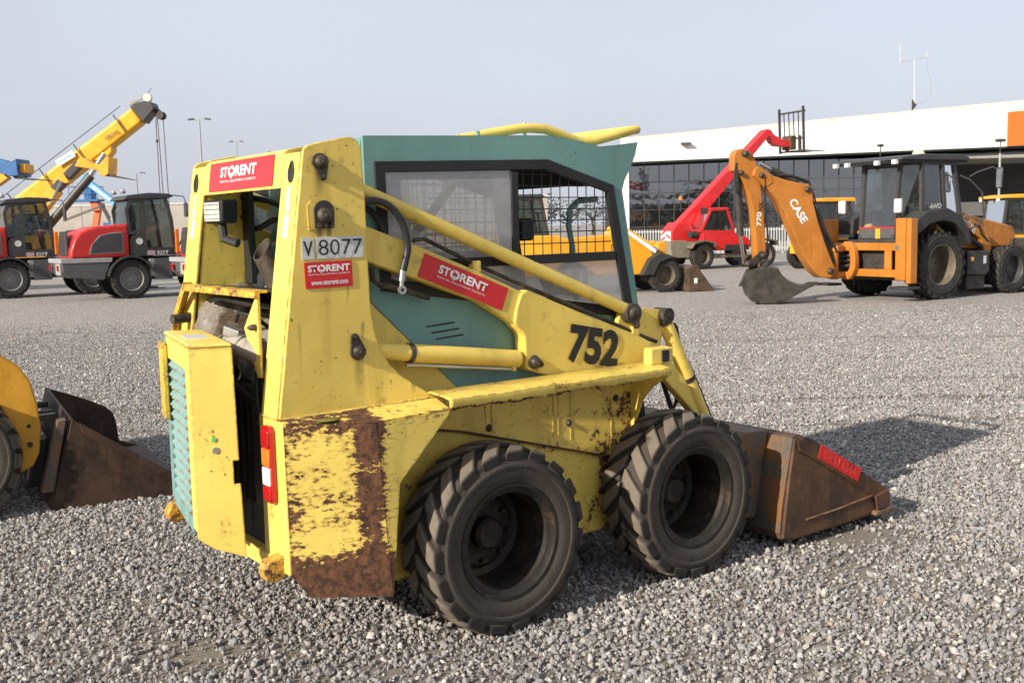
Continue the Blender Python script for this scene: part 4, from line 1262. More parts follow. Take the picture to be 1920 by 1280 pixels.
# fascia: tall white band whose top edge climbs to the right
lo = lambda x: 4.945 + .019 * (x - 6.82)
hi = lambda x: 6.12 + .0715 * (x - 7.13)
for q_ in range(10):
    xa, xb = 6.2 + q_ * 5.38 + .012, 6.2 + (q_ + 1) * 5.38 - .012
    MB().prism([(bfx(xa), lo(xa)), (bfx(xb), lo(xb)), (bfx(xb), hi(xb)), (bfx(xa), hi(xa))], 'y', -1.5, -1.1).build('fascia_panel', m_cream, BD)
MB().prism([(bfx(6.2), hi(6.2) + .003), (bfx(60), hi(60) + .003), (bfx(60), hi(60) + .20), (bfx(6.2), hi(6.2) + .20)], 'y', -1.42, -1.05).build('coping', plain('coping', (.60, .56, .52), .6), BD)
MB().prism([(bfx(6.2), lo(6.2) - .10), (bfx(60), lo(60) - .10), (bfx(60), lo(60) - .003), (bfx(6.2), lo(6.2) - .003)], 'y', -1.46, -.9).build('fascia_trim', plain('dark_green_trim', (.012, .025, .02), .5), BD)
MB().prism([(bfx(6.2), 5.0), (bfx(60), 6.0), (bfx(60), hi(60) - .1), (bfx(6.2), hi(6.2) - .1)], 'y', -1.09, 12).build('roof_block', m_cream, BD)
MB().prism([(bfx(27.35), lo(27.6) + .02), (bfx(33), lo(33) + .02), (bfx(33), 7.55), (bfx(27.35), 7.18)], 'y', -1.62, -1.505).build('orange_sign', plain('orange_sign', (.86, .16, .025), .5, var=.03), BD)
fl = MB().box(bfx(9.45), bfx(10.0), -1.85, -1.56, 5.80, 5.92)
fl.box(bfx(9.68), bfx(9.76), -1.7, -1.5, 5.83, 5.90)
fl.build('flood_light', m_midgrey, BD, bevel=.02)
# aerial mast on the roof
m_aerial = plain('pale_aerial', (.5, .5, .5), .5)
AM = empty('aerial_mast', (22.35, 58.7, 7.25))
tag(AM, 'thin whitish aerial mast with cross arm on the roof edge', 'antenna')
MB().cyl((0, 0, -.35), (-.06, 0, 2.9), .045, 8).build('mast', m_aerial, AM)
MB().bar((-.85, 0, 2.75), (.62, 0, 2.98), .03, .03).build('cross_arm', m_palegrey, AM)
for x, z0, z1 in ((-.85, 2.7, 3.75), (.60, 2.95, 3.3)):
    MB().cyl((x, 0, z0), (x, 0, z1), .025, 6).build('aerial', m_aerial, AM)
MB().prism([(-.16, .15), (.10, .45), (.0, .5), (-.16, .75)], 'y', -.05, .05).build('bracket', m_grey, AM)
MB().tube([(.6, 0, 2.95), (.66, 0, 2.2), (.86, 0, 1.6), (.85, 0, .95), (.6, 0, .62), (0, 0, .5)], .014, 6).build('cable', m_palegrey, AM)

# lamp column in front of the bays
LP = empty('lamp_column', (24.0, 52, 0))
tag(LP, 'slim white lamp column standing before the open bays', 'lamp post')
MB().cyl((0, 0, 0), (0, 0, 4.6), .055, 10).build('post', m_palegrey, LP)
MB().cyl((0, 0, 4.6), (0, 0, 5.15), .025, 8).build('spigot', m_grey, LP)
MB().box(-.22, .22, -.12, .12, 5.15, 5.30).build('lantern', m_grey, LP, bevel=.03)

# ---------------------------------------------------------------- white palisade fence and the bins before it
FE = empty('palisade_fence', (5, 52, 0))
tag(FE, 'white metal palisade fence along the glass front', 'fence')
m_fence = plain('white_fence', (.46, .47, .47), .5, var=.05)
pk = MB()
x = 0.0
while x < 20:
    pk.box(x, x + .055, -.01, .01, .12, 1.27)
    x += .135
o = pk.build('picket', m_fence, FE, smooth=0)
o['kind'] = 'stuff'
for z in (.25, 1.17):
    MB().box(0, 20, .012, .05, z - .03, z + .03).build('rail', m_fence, FE)
for k in range(8):
    MB().box(k * 2.8, k * 2.8 + .09, .052, .13, 0, 1.38).build('post', m_fence, FE)

m_bin = plain('pale_bin', (.40, .41, .41), .6, var=.15, dirt=(.2, .2, .19))
bins = [((7.55, 46.5), 1.5, 1.15, 'pale grey bulk bin by the fence beside the yellow loader'), ((9.2, 47.2), 1.3, 1.05, 'pale grey bulk bin just left of the red telehandler'),
        ((12.35, 43.5), 1.55, 1.25, 'light grey ribbed bin between the dipper and orange boom')]
for (bx, by), w, h, lab in bins:
    bn = empty('bulk_bin', (bx, by, 0), .12)
    tag(bn, lab, 'bin', 'pale bins along the fence')
    MB().prism([(-w / 2 * .9, .08), (w / 2 * .9, .08), (w / 2, h), (-w / 2, h)], 'y', -.5, .5).build('body', m_bin, bn, bevel=.03)
    MB().box(-w / 2 - .04, w / 2 + .04, -.54, .54, h - .06, h + .03).build('rim', m_bin, bn, bevel=.01)
    for k in range(5):
        xx = -w / 2 * .8 + k * w * .8 / 4
        MB().box(xx - .03, xx + .03, -.53, -.501, .12, h - .07).build('rib', m_bin, bn)
    for sx in (-1, 1):
        MB().box(sx * w * .3 - .06, sx * w * .3 + .06, -.4, .4, 0, .08).build('foot', m_grey, bn)

# ---------------------------------------------------------------- orange backhoe loader
H = empty('backhoe_loader', (8.43, 20.765, 0), .5)
tag(H, 'orange backhoe loader with charcoal cab, digging arm towards the left', 'backhoe')
for x, y, sc, o_, rmm in ((.13, .215, .69, -1, rim_tan), (.13, 1.885, .69, 1, rim_tan), (2.52, .30, .51, -1, rim_dark), (2.52, 1.80, .51, 1, rim_dark)):
    wheel(H, ty_big, rmm, (x, y, sc - .005), o_, sc, sc)
# rear frame with its stabiliser columns
for y0, y1, nm in ((-.12, .24, 0), (1.88, 2.24, 1)):
    st = empty('stabiliser_column', (0, 0, 0), 0, H)
    MB().box(-.95, -.76, y0 + (.0 if nm else .12), y1, .42, 1.62).build('column', m_orange, st, bevel=.015)
    if not nm:
        MB().box(-.93, -.74, y0, y0 + .118, .36, 1.61).build('inner_leg', m_orange, st, bevel=.015)
    MB().box(-1.05, -.70, y0 - .05, y1 + .05, .25, .30).build('foot_pad', m_dark, st, bevel=.01)
MB().box(-.93, -.78, .242, 1.878, .99, 1.14).build('frame_beam', m_orange, H, bevel=.012)
MB().box(-.93, -.78, .242, 1.878, .47, .62).build('frame_beam', m_orange, H, bevel=.012)
MB().box(-.775, -.60, .20, 1.9, .40, 1.2).build('rear_bulkhead', m_dark, H, bevel=.02)
MB().box(-.935, -.90, .34, .52, .62, .99).build('frame_gusset', m_orange, H, bevel=.01)
MB().cyl((-.97, .19, 1.06), (-.93, .19, 1.06), .05, 12).build('lock_pin', m_zinc, H)
cpl = [(1.16, 1.17), (1.30, 1.17), (1.42, 1.05), (1.47, .85), (1.47, .66), (1.40, .50), (1.30, .40), (1.14, .40), (1.14, .48), (1.24, .52), (1.32, .64), (1.34, .80), (1.30, .98), (1.20, 1.06), (1.16, 1.08)]
cpl = [(2.62 - y, z) for y, z in cpl]
MB().prism(cpl, 'x', -1.06, -.935).build('side_shift_carriage', m_orange, H, bevel=.015)
MB().box(-1.08, -.94, 1.30, 1.62, .98, 1.13).build('carriage_arm', m_orange, H, bevel=.02)
MB().box(-1.08, -.94, 1.30, 1.62, .42, .56).build('carriage_arm', m_orange, H, bevel=.02)
for z, m_ in ((.80, m_pin), (.70, m_dark), (.90, m_dark)):
    MB().tube([(-1.0, 1.25, z), (-1.05, 1.45, z - .03), (-1.1, 1.66, z)], .035, 8).build('slew_cylinder', m_, H)
# chassis, hood, fenders, tank
MB().box(-.6, 2.9, .65, 1.45, .45, .95).build('chassis', m_dark, H, bevel=.03)
MB().prism([(1.15, .95), (1.15, 1.72), (1.9, 1.62), (3.1, 1.40), (3.2, 1.25), (3.2, .95)], 'y', .62, 1.48).build('hood', m_orange, H, bevel=.05)
fen = [(-.62, 1.30), (-.60, 1.60), (-.30, 1.74), (.25, 1.80), (.62, 1.66), (.86, 1.40), (.98, 1.10), (.90, 1.06), (.70, 1.32), (.45, 1.50), (.13, 1.56), (-.25, 1.50), (-.50, 1.34)]
for y0, y1 in ((.0, .46), (1.64, 2.1)):
    MB().prism(fen, 'y', y0, y1).build('rear_fender', m_fend, H, bevel=.02)
MB().prism([(1.02, .45), (1.02, .92), (1.68, .92), (1.70, .50), (1.6, .42)], 'y', .12, .62).build('side_tank', m_fend, H, bevel=.03)
MB().box(1.10, 1.66, .20, .62, .14, .44).build('battery_box', m_dark, H, bevel=.02)
MB().box(1.12, 1.20, .117, .12, .72, .80).build('yellow_label', m_amberp, H)
MB().box(1.50, 1.58, .117, .12, .66, .82).build('pale_label', m_plate, H)
MB().box(.98, 1.14, .42, .5, .95, 1.75).build('door_pillar', m_fend, H)
# cab: own corner glazing
cb = empty('cab', (0, 0, 0), 0, H)
yc0, yc1, xr, xc, xf = .30, 1.80, -.55, -.15, 1.10
b = MB()
def rail(p, q, w=.07):
    b.bar(p, q, w, w, (0, 1, 0))
zb, zt = 1.45, 2.70
lean = .10
low = {'rR': (xr, .62), 'rL': (xr, 1.48), 'cR': (xc, yc0), 'cL': (xc, yc1), 'mR': (.50, yc0), 'mL': (.50, yc1), 'fR': (xf, yc0 + .05), 'fL': (xf, yc1 - .05)}
topp = {'rR': (xr + .12, .60), 'rL': (xr + .12, 1.50), 'cR': (xc, yc0 + .02), 'cL': (xc, yc1 - .02), 'mR': (.42, yc0 + .02), 'mL': (.42, yc1 - .02), 'fR': (xf - .28, yc0 + .07), 'fL': (xf - .28, yc1 - .07)}
zlow = {'rR': 1.20, 'rL': 1.20, 'cR': 1.60, 'cL': 1.60, 'mR': 1.72, 'mL': 1.72, 'fR': 1.30, 'fL': 1.30}
P0 = {k: (low[k][0], low[k][1], zlow[k]) for k in low}
P1 = {k: (topp[k][0], topp[k][1], zt) for k in low}
for k in low:
    b.bar(P0[k], P1[k], .075, .075, (0, 1, 0))
loop = ['rR', 'cR', 'mR', 'fR', 'fL', 'mL', 'cL', 'rL']
for i in range(8):
    k, q = loop[i], loop[(i + 1) % 8]
    b.bar(P1[k], P1[q], .07, .09)
    b.bar(P0[k], P0[q], .06, .06)
b.build('cab_frame', m_grey, cb)
for i in range(8):
    k, q = loop[i], loop[(i + 1) % 8]
    MB().add([P0[k], P0[q], P1[q], P1[k]], [(0, 1, 2, 3)]).build('window', m_glassbg, cb, smooth=0)
MB().box(xr - .03, xr + .04, .60, 1.50, 1.15, 1.44).build('rear_panel', m_midgrey, cb, bevel=.01)
MB().box(xr - .035, xr - .031, .60, 1.50, 1.42, 1.45).build('red_line', m_redp, cb)
MB().box(xr - .036, xr - .031, .95, 1.07, 1.22, 1.42).build('yellow_label', m_amberp, cb)
MB().prism([(-.86, 2.74), (-.82, 2.80), (-.3, 2.86), (.95, 2.87), (1.12, 2.80), (1.12, 2.74)], 'y', .20, 1.95).build('cab_roof', m_grey, cb, bevel=.025)
MB().box(-.82, 1.08, .24, 1.91, 2.70, 2.738).build('roof_lining', m_black, cb)
for y in (.34, .78, 1.55, 1.86):
    MB().box(-.93, -.84, y - .05, y + .05, 2.66, 2.75).build('work_light', m_white_lens, cb, bevel=.01)
MB().cyl((-.5, 1.05, 2.86), (-.5, 1.05, 3.05), .012, 6).build('aerial', m_grey, cb)
MB().box(-.56, -.44, 1.01, 1.09, 3.05, 3.10).build('aerial_head', m_grey, cb, bevel=.01)
MB().lathe([(.001, .12), (.09, .11), (.12, .04), (.13, 0)], (.2, .7, 2.87), 'z', 16).build('beacon', plain('pale_beacon', (.65, .60, .42), .4), cb)
MB().prism([(.0, 1.3), (-.08, 2.05), (.05, 2.1), (.12, 1.52), (.5, 1.48), (.5, 1.3)], 'y', .8, 1.3).build('seat', m_seat, cb, bevel=.04)
MB().tube([(.95, 1.05, 1.3), (.85, 1.05, 1.85)], .04, 8).build('steering_column', m_black, cb)
MB().lathe([(.17, -.015), (.20, -.015), (.20, .015), (.17, .015)], (.83, 1.05, 1.88), 'z', 18, True).build('steering_wheel', m_black, cb)
for p in (.72, 1.38):
    MB().tube([(-.35, p, 1.3), (-.25, p, 1.75)], .018, 6).build('control_lever', m_black, cb)
lettering('drive_mark', '4WD', (.02, yc0 - .045, 1.78), (.34, 0, .02), (0, 0, .10), m_plate, cb, .02)
# mirrors
MB().tube([(.98, .32, 2.45), (1.12, .2, 2.36), (1.40, .12, 2.10), (1.45, .1, 1.6), (1.35, .15, 1.45), (1.1, .3, 1.3)], .018, 8).build('mirror_arm', m_grey, H)
MB().tube([(1.12, .2, 2.42), (1.2, .1, 2.5), (1.42, -.1, 2.6), (1.48, -.15, 2.55)], .016, 8).build('mirror_arm', m_grey, H)
MB().obox((1.52, -.18, 2.38), (.05, .24, .42), (0, 0, -.5)).build('mirror', m_grey, H, bevel=.03)
MB().obox((1.495, -.185, 2.38), (.012, .20, .37), (0, 0, -.5)).build('mirror_glass', plain('mirror_glass', (.35, .37, .38), .08, .8), H)
for y in (.40, 1.85):
    MB().obox((-.70, y, 1.86), (.09, .16, .28), (0, 0, .2)).build('rear_mirror', plain('pale_mirror_back', (.70, .60, .58), .4), H, bevel=.03)
    MB().tube([(-.66, y, 1.80), (-.5, y + (.08 if y < 1 else -.08), 1.60)], .012, 6).build('mirror_arm', m_grey, H)
# loader arms at the front
for y in (.42, 1.55):
    MB().prism([(1.10, 1.52), (1.12, 1.68), (1.25, 1.72), (1.95, 1.36), (2.14, 1.02), (2.10, .82), (1.96, .84), (1.80, 1.15)], 'y', y, y + .12).build('loader_arm', m_orange, H, bevel=.02)
    MB().cyl((1.25, y + .06, 1.30), (2.0, y + .06, .95), .05, 12).build('loader_cylinder', m_fend, H)
    MB().tube([(1.55, y - .02, 1.47), (1.72, y - .02, 1.42), (1.8, y - .02, 1.25), (2.0, y - .02, 1.1)], .02, 8).build('hose', m_rubber, H)
lettering('model_mark', 'CASE', (1.20, .415, 1.60), (.36, 0, -.34), (.08, 0, .085), m_plate, H, .02)
MB().prism([(2.9, .35), (3.0, 1.1), (3.2, 1.15), (4.0, .15), (3.9, .1), (2.95, .12)], 'y', .0, 2.1).build('loader_bucket', m_digbucket, H, bevel=.02)
# digging arm, swung so that it lies across the view
bm_ = empty('digging_arm', (0, 0, 0), 0, H)
dv = Vector((6.45 - 8.43, 21.25 - 20.765))
cs, sn = math.cos(.5), math.sin(.5)
bm_.location = (cs * dv.x + sn * dv.y, -sn * dv.x + cs * dv.y, 0)
bm_.rotation_euler = (0, 0, -.5 + .27)
bm_.scale = (1.10, 1, 1)
R_ = lambda pts: [(x - 6.35, z) for x, z in pts]
boom = [(4.72, 2.55), (4.76, 2.65), (4.84, 2.66), (5.06, 2.51), (5.40, 2.40), (5.69, 2.335), (5.80, 2.335), (5.87, 2.27), (5.90, 2.15), (5.905, 1.98), (6.00, 1.62), (6.17, 1.12), (6.36, .66), (6.38, .54), (6.28, .46), (6.08, .47), (5.93, .60), (5.70, .95), (5.53, 1.35), (5.34, 1.76), (5.16, 2.06), (4.97, 2.24), (4.84, 2.36), (4.76, 2.44)]
MB().prism(R_(boom), 'y', -.15, .15).build('boom', m_orange, bm_, bevel=.025)
MB().prism(R_([(4.70, 2.50), (4.72, 2.62), (4.80, 2.68), (4.90, 2.63), (5.05, 2.52), (5.10, 2.36), (4.98, 2.28), (4.86, 2.36)]), 'y', -.165, .165).build('boom_nose', m_orange, bm_, bevel=.02)
dip = [(4.345, 2.60), (4.345, 2.88), (4.38, 2.97), (4.45, 3.01), (4.54, 3.02), (4.64, 2.98), (4.74, 2.87), (4.79, 2.74), (4.84, 2.58), (4.90, 2.10), (4.945, 1.70), (4.985, 1.10), (4.97, .80), (4.92, .72), (4.83, .72), (4.80, .85), (4.765, 1.40), (4.72, 1.85), (4.62, 2.20), (4.50, 2.45), (4.42, 2.56)]
MB().prism(R_(dip), 'y', -.11, .11).build('dipper', m_orange, bm_, bevel=.02)
MB().cyl((4.462 - 6.35, 0, 2.60), (4.525 - 6.35, 0, 1.34), .068, 14).build('dipper_cylinder', m_dark, bm_)
MB().cyl((4.522 - 6.35, 0, 1.36), (4.60 - 6.35, 0, .80), .034, 12).build('cylinder_rod', m_chrome, bm_)
MB().cyl((4.90 - 6.35, 0, 2.74), (5.16 - 6.35, 0, 2.60), .035, 12).build('cylinder_rod', m_chrome, bm_)
MB().cyl((5.12 - 6.35, 0, 2.62), (5.66 - 6.35, 0, 2.36), .065, 14).build('crowd_cylinder', m_dark, bm_)
MB().cyl((5.88 - 6.35, .0, 2.0), (6.38 - 6.35, 0, .75), .07, 14).build('boom_cylinder', m_dark, bm_)
MB().tube([(4.40 - 6.35, -.1, 2.75), (4.36 - 6.35, -.13, 2.55), (4.38 - 6.35, -.13, 2.3), (4.42 - 6.35, -.1, 2.15)], .02, 8).build('hose', m_rubber, bm_)
for k in range(3):
    y = -.08 + .08 * k
    MB().tube([(5.2 - 6.35, y, 2.50), (5.5 - 6.35, y, 2.50), (5.85 - 6.35, y, 2.38), (5.98 - 6.35, y, 2.0), (6.2 - 6.35, y, 1.4), (6.45 - 6.35, y, .95)], .018, 6).build('hose', m_rubber, bm_)
MB().prism(R_([(5.78, 1.35), (5.83, 1.35), (5.87, 1.1), (5.86, .85), (5.81, .85), (5.83, 1.1)]), 'y', -.156, -.1505).build('boom_rib', m_orange, bm_)
MB().prism(R_([(4.80, .98), (4.86, 1.04), (4.98, 1.02), (5.02, .95), (4.95, .90), (4.85, .88), (4.72, .72), (4.60, .74), (4.56, .84), (4.66, .88)]), 'y', -.14, -.112).build('bucket_link', m_digbucket, bm_, bevel=.01)
MB().prism(R_([(4.80, .98), (4.86, 1.04), (4.98, 1.02), (5.02, .95), (4.95, .90), (4.85, .88), (4.72, .72), (4.60, .74), (4.56, .84), (4.66, .88)]), 'y', .112, .14).build('bucket_link', m_digbucket, bm_, bevel=.01)
bk = empty('digging_bucket', (4.95 - 6.35, 0, 0), -.45, bm_)
bp = [(-.29, .66), (-.38, .43), (-.30, .20), (-.17, .06), (.02, .015), (.28, .018), (.50, .11), (.86, .33), (.90, .36), (.66, .36), (.48, .44), (.36, .56), (.29, .70), (.0, .74)]
MB().prism(bp, 'y', -.30, .30).build('bucket_body', m_digbucket, bk, bevel=.01)
for y in (-.31, .31):
    MB().prism([(.22, .04), (.50, .12), (.88, .345), (.80, .38), (.45, .22), (.25, .12)], 'y', y - .012, y + .012).build('side_cutter', m_digbucket, bk, bevel=.005)
for k in range(4):
    y = -.25 + k * .165
    MB().prism([(.80, .30), (1.02, .40), (.82, .40)], 'y', y - .035, y + .035).build('tooth', m_digbucket, bk, bevel=.005)
for y in (-.12, .12):
    MB().prism([(-.29, .64), (-.36, .45), (-.18, .80), (.02, .90), (.12, .88), (.12, .74)], 'y', y - .02, y + .02).build('bucket_ear', m_digbucket, bk, bevel=.008)
for x_, z_, r_ in ((4.55, 2.92, .05), (4.86, 2.50, .045), (4.90, .96, .045), (5.78, 2.22, .05), (6.26, .60, .055), (4.60, .80, .045), (4.46, 2.56, .04)):
    MB().lathe([(.001, -.215), (r_ * .5, -.215), (r_, -.20), (r_ * 1.2, -.185), (r_ * 1.2, -.10)], (x_ - 6.35, 0, z_), 'y', 16).build('pivot_pin', m_pin, bm_)
for q_, z_ in ((.0, 2.2), (.03, 2.25)):
    MB().tube([(4.93 - 6.35, -.13 - q_, z_ + .2), (4.95 - 6.35, -.14 - q_, 1.8), (5.0 - 6.35, -.13 - q_, 1.3), (4.98 - 6.35, -.12, 1.05)], .012, 6).build('hose', m_rubber, bm_)
lettering('name_mark', 'CASE', (5.40 - 6.35, -.153, 1.985), (.27, 0, -.445), (.135, 0, .085), m_white, bm_, .03)
lettering('model_mark', '770', (4.885 - 6.35, -.113, 1.52), (.0, 0, .27), (-.098, 0, .008), m_white, bm_, .02)
lettering('model_mark', 'NX', (4.905 - 6.35, -.113, 1.82), (.0, 0, .17), (-.075, 0, .008), m_blackprint, bm_, .02)
for z_ in (1.03, .50):
    MB().bar((6.38 - 6.35, 0, z_), (6.95 - 6.35, .45, z_), .24, .13).build('king_post_arm', m_orange, bm_, bevel=.03)
MB().cyl((6.46 - 6.35, .05, .42), (6.46 - 6.35, .05, 1.12), .075, 14).build('king_post', m_orange, bm_)
MB().cyl((6.78 - 6.35, .3, .42), (6.78 - 6.35, .3, 1.12), .085, 14).build('swing_pin', m_dark, bm_)
MB().bar((6.5 - 6.35, .12, .78), (6.85 - 6.35, .36, .74), .10, .09).build('swing_ram', m_pin, bm_)

# ---------------------------------------------------------------- red telehandler
T = empty('telehandler', (6.716, 36.085, 0), .44)
tag(T, 'red telehandler with raised boom carrying a fork carriage', 'telehandler')
for x, y, o_ in ((-.05, .22, -1), (2.62, .22, -1), (-.05, 1.85, 1), (2.62, 1.85, 1)):
    wheel(T, ty_big, rim_tan, (x, y, .425), o_, x, .43)
MB().prism([(-.95, .42), (-1.2, .5), (-1.25, 1.0), (-.6, 1.0), (-.5, .95), (.4, .95), (.6, .5), (2.1, .45), (2.1, .36), (.5, .36)], 'y', .35, 1.75).build('chassis', plain('khaki_chassis', (.22, .19, .14), .7), T, bevel=.03)
MB().prism([(-.88, .55), (-.90, 1.32), (-.60, 1.62), (-.10, 1.62), (.05, 1.15), (-.10, .50)], 'y', .75, 1.45).build('boom_tower', m_redt, T, bevel=.03)
bt = [(-1.10, 1.30), (-1.14, 1.42), (-.90, 1.68), (2.50, 4.80), (2.62, 4.87), (2.76, 4.84), (2.90, 4.68), (3.30, 4.50), (3.70, 4.46), (3.78, 4.36), (3.70, 4.24), (3.10, 4.28), (2.90, 4.40), (2.76, 4.60), (2.66, 4.60), (-.58, 1.36), (-.75, 1.15)]
bt = [(x + .70 * min(1, (x + 1.2) / 1.0 * .4 + .6), z) for x, z in bt]
MB().prism(bt, 'y', .90, 1.28).build('boom', m_redt, T, bevel=.02)
MB().cyl((.15, 1.09, 1.40), (.62, 1.09, 2.12), .06, 12).build('lift_cylinder', m_redt, T)
MB().cyl((.55, 1.09, 2.02), (.85, 1.09, 2.45), .035, 12).build('cylinder_rod', m_chrome, T)
fc = empty('fork_carriage', (.72, 0, .05), 0, T)
for y in (.45, 1.75):
    MB().bar((3.86, y, 4.0), (3.80, y, 5.62), .07, .07, (0, 1, 0)).build('upright', m_grey, fc)
for k in range(1, 5):
    MB().bar((3.85, .45 + k * .26, 4.5), (3.80, .45 + k * .26, 5.45), .03, .03, (0, 1, 0)).build('guard_bar', m_grey, fc)
for z in (4.05, 4.5, 5.45):
    MB().bar((3.86, .42, z), (3.86, 1.78, z), .06, .06).build('cross_bar', m_grey, fc)
for y in (.75, 1.45):
    MB().prism([(3.88, 4.6), (3.94, 4.6), (3.96, 4.10), (5.05, 4.07), (5.05, 4.05), (3.90, 4.03)], 'y', y - .06, y + .06).build('fork_tine', m_grey, fc, bevel=.005)
MB().box(3.6, 3.85, .85, 1.35, 4.1, 4.6).build('coupler', m_rusty, fc, bevel=.02)
cab_box(T, [(-.05, 1.30), (.36, 2.02), (1.02, 2.04), (1.32, 1.26)], .25, .85, m_redt, m_cabglass, .07, (), (.28, 1.12, .22, .88, 2.03, 2.10, m_redt))
MB().prism([(.0, .95), (.0, 1.28), (1.33, 1.25), (1.9, 1.04), (2.02, .95), (2.0, .62), (.6, .62), (.35, .90)], 'y', .22, .85).build('body_side', m_redt, T, bevel=.03)
MB().prism([(.9, .62), (.95, .82), (1.9, .80), (1.95, .62)], 'y', .205, .218).build('side_grille', m_fend, T)
MB().prism([(.3, .9), (.3, 1.5), (2.1, 1.25), (2.2, .7)], 'y', 1.3, 1.9).build('engine_cover', m_redt, T, bevel=.05)
MB().cyl((-.35, .5, 1.18), (.75, .5, 1.22), .13, 14).build('exhaust_box', m_fend, T)
for x in (-.05, 2.62):
    MB().prism([(x - .55, .72), (x - .40, .92), (x, 1.0), (x + .42, .92), (x + .52, .75), (x + .46, .74), (x + .36, .88), (x, .95), (x - .38, .87), (x - .5, .72)], 'y', .02, .42).build('fender', m_rimtan, T, bevel=.01)
# rear warning panel, red and white
quad('warning_panel', (-.915, 1.42, .50), (0, -.62, 0), (-.005, 0, .82), m_white, T)
for k in range(4):
    z = .56 + .2 * k
    for s_ in (0, 1):
        y0 = 1.40 - .31 * s_
        dy = .10 if s_ == 0 else -.10
        MB().add([(-.922, y0, z), (-.922, y0 - .27, z + (.12 if s_ == 0 else -.12)), (-.922, y0 - .27, z + (.20 if s_ == 0 else -.04)), (-.922, y0, z + .08)], [(0, 1, 2, 3)]).build('warning_stripe', m_redt, T)
MB().lathe([(.001, .14), (.06, .13), (.07, 0)], (-.3, 1.1, 2.38), 'z', 12).build('beacon', m_amber, T)
MB().cyl((-.3, 1.1, 2.0), (-.3, 1.1, 2.38), .02, 6).build('beacon_stalk', m_grey, T)

# ---------------------------------------------------------------- yellow compact loader with bucket beside the cab of the skid steer
Y = empty('compact_loader', (3.665, 24.758, 0), .25)
tag(Y, 'amber yellow loader with grey fender and rusty bucket beyond the teal cab', 'loader')
for x, y, o_ in ((0, .16, -1), (0, 1.35, 1), (-2.3, .16, -1), (-2.3, 1.35, 1)):
    wheel(Y, ty_big, rim_tan, (x, y, .40), o_, x + .2, .405)
MB().prism([(-4.1, .45), (-4.15, 1.25), (-3.9, 1.40), (-2.6, 1.40), (-2.4, 1.32), (-1.1, 1.38), (-.98, 1.58), (-.86, 1.50), (-.30, 1.02), (-.20, .80), (-.45, .42)], 'y', .20, 1.30).build('body', m_amberp, Y, bevel=.04)
MB().prism([(-.62, .42), (-.40, .80), (-.18, .93), (.08, .88), (.16, .80), (.02, .78), (-.18, .70), (-.33, .42)], 'y', -.03, .36).build('fender', m_fend, Y, bevel=.015)
MB().bar((-1.02, .12, 1.52), (-.30, .12, 1.08), .09, .09).build('lift_cylinder', m_amberp, Y)
MB().cyl((-.34, .12, 1.10), (-.12, .12, .97), .03, 10).build('cylinder_rod', m_chrome, Y)
MB().prism([(-.95, 1.40), (-.90, 1.46), (-.22, 1.0), (-.26, .92)], 'y', .06, .10).build('arm_stripe', m_white, Y)
MB().prism([(-.10, .85), (-.06, 1.15), (.10, 1.20), (.17, 1.10), (.12, .95), (.30, .60), (.20, .55), (.0, .8)], 'y', .35, .60).build('loader_linkage', m_amberp, Y, bevel=.02)
MB().prism([(-.10, .85), (-.06, 1.15), (.10, 1.20), (.17, 1.10), (.12, .95), (.30, .60), (.20, .55), (.0, .8)], 'y', .95, 1.2).build('loader_linkage', m_amberp, Y, bevel=.02)
yb = empty('bucket', (0, 0, 0), 0, Y)
MB().prism([(.48, .02), (.52, .55), (.60, .62), (.72, .62), (.78, .50), (1.12, .04), (1.12, .0)], 'y', -.18, -.15).build('side_plate', m_rusty, yb, bevel=.006)
MB().prism([(.48, .02), (.52, .55), (.60, .62), (.72, .62), (.78, .50), (1.12, .04), (1.12, .0)], 'y', 1.62, 1.65).build('side_plate', m_rusty, yb, bevel=.006)
MB().prism([(1.15, .0), (.50, .0), (.47, .03), (.51, .56), (.60, .63), (.62, .60), (.55, .54), (.52, .06), (1.15, .025)], 'y', -.149, 1.619).build('shell', m_rusty, yb, bevel=.004)
MB().box(.62, .70, -.185, -.181, .20, .32).build('white_label', m_white, yb)
cab_box(Y, [(-3.75, 1.40), (-3.65, 2.25), (-2.95, 2.25), (-2.8, 1.42)], .30, 1.20, m_grey, m_cabglass, .06, (), (-3.8, -2.85, .25, 1.25, 2.25, 2.34, m_grey))

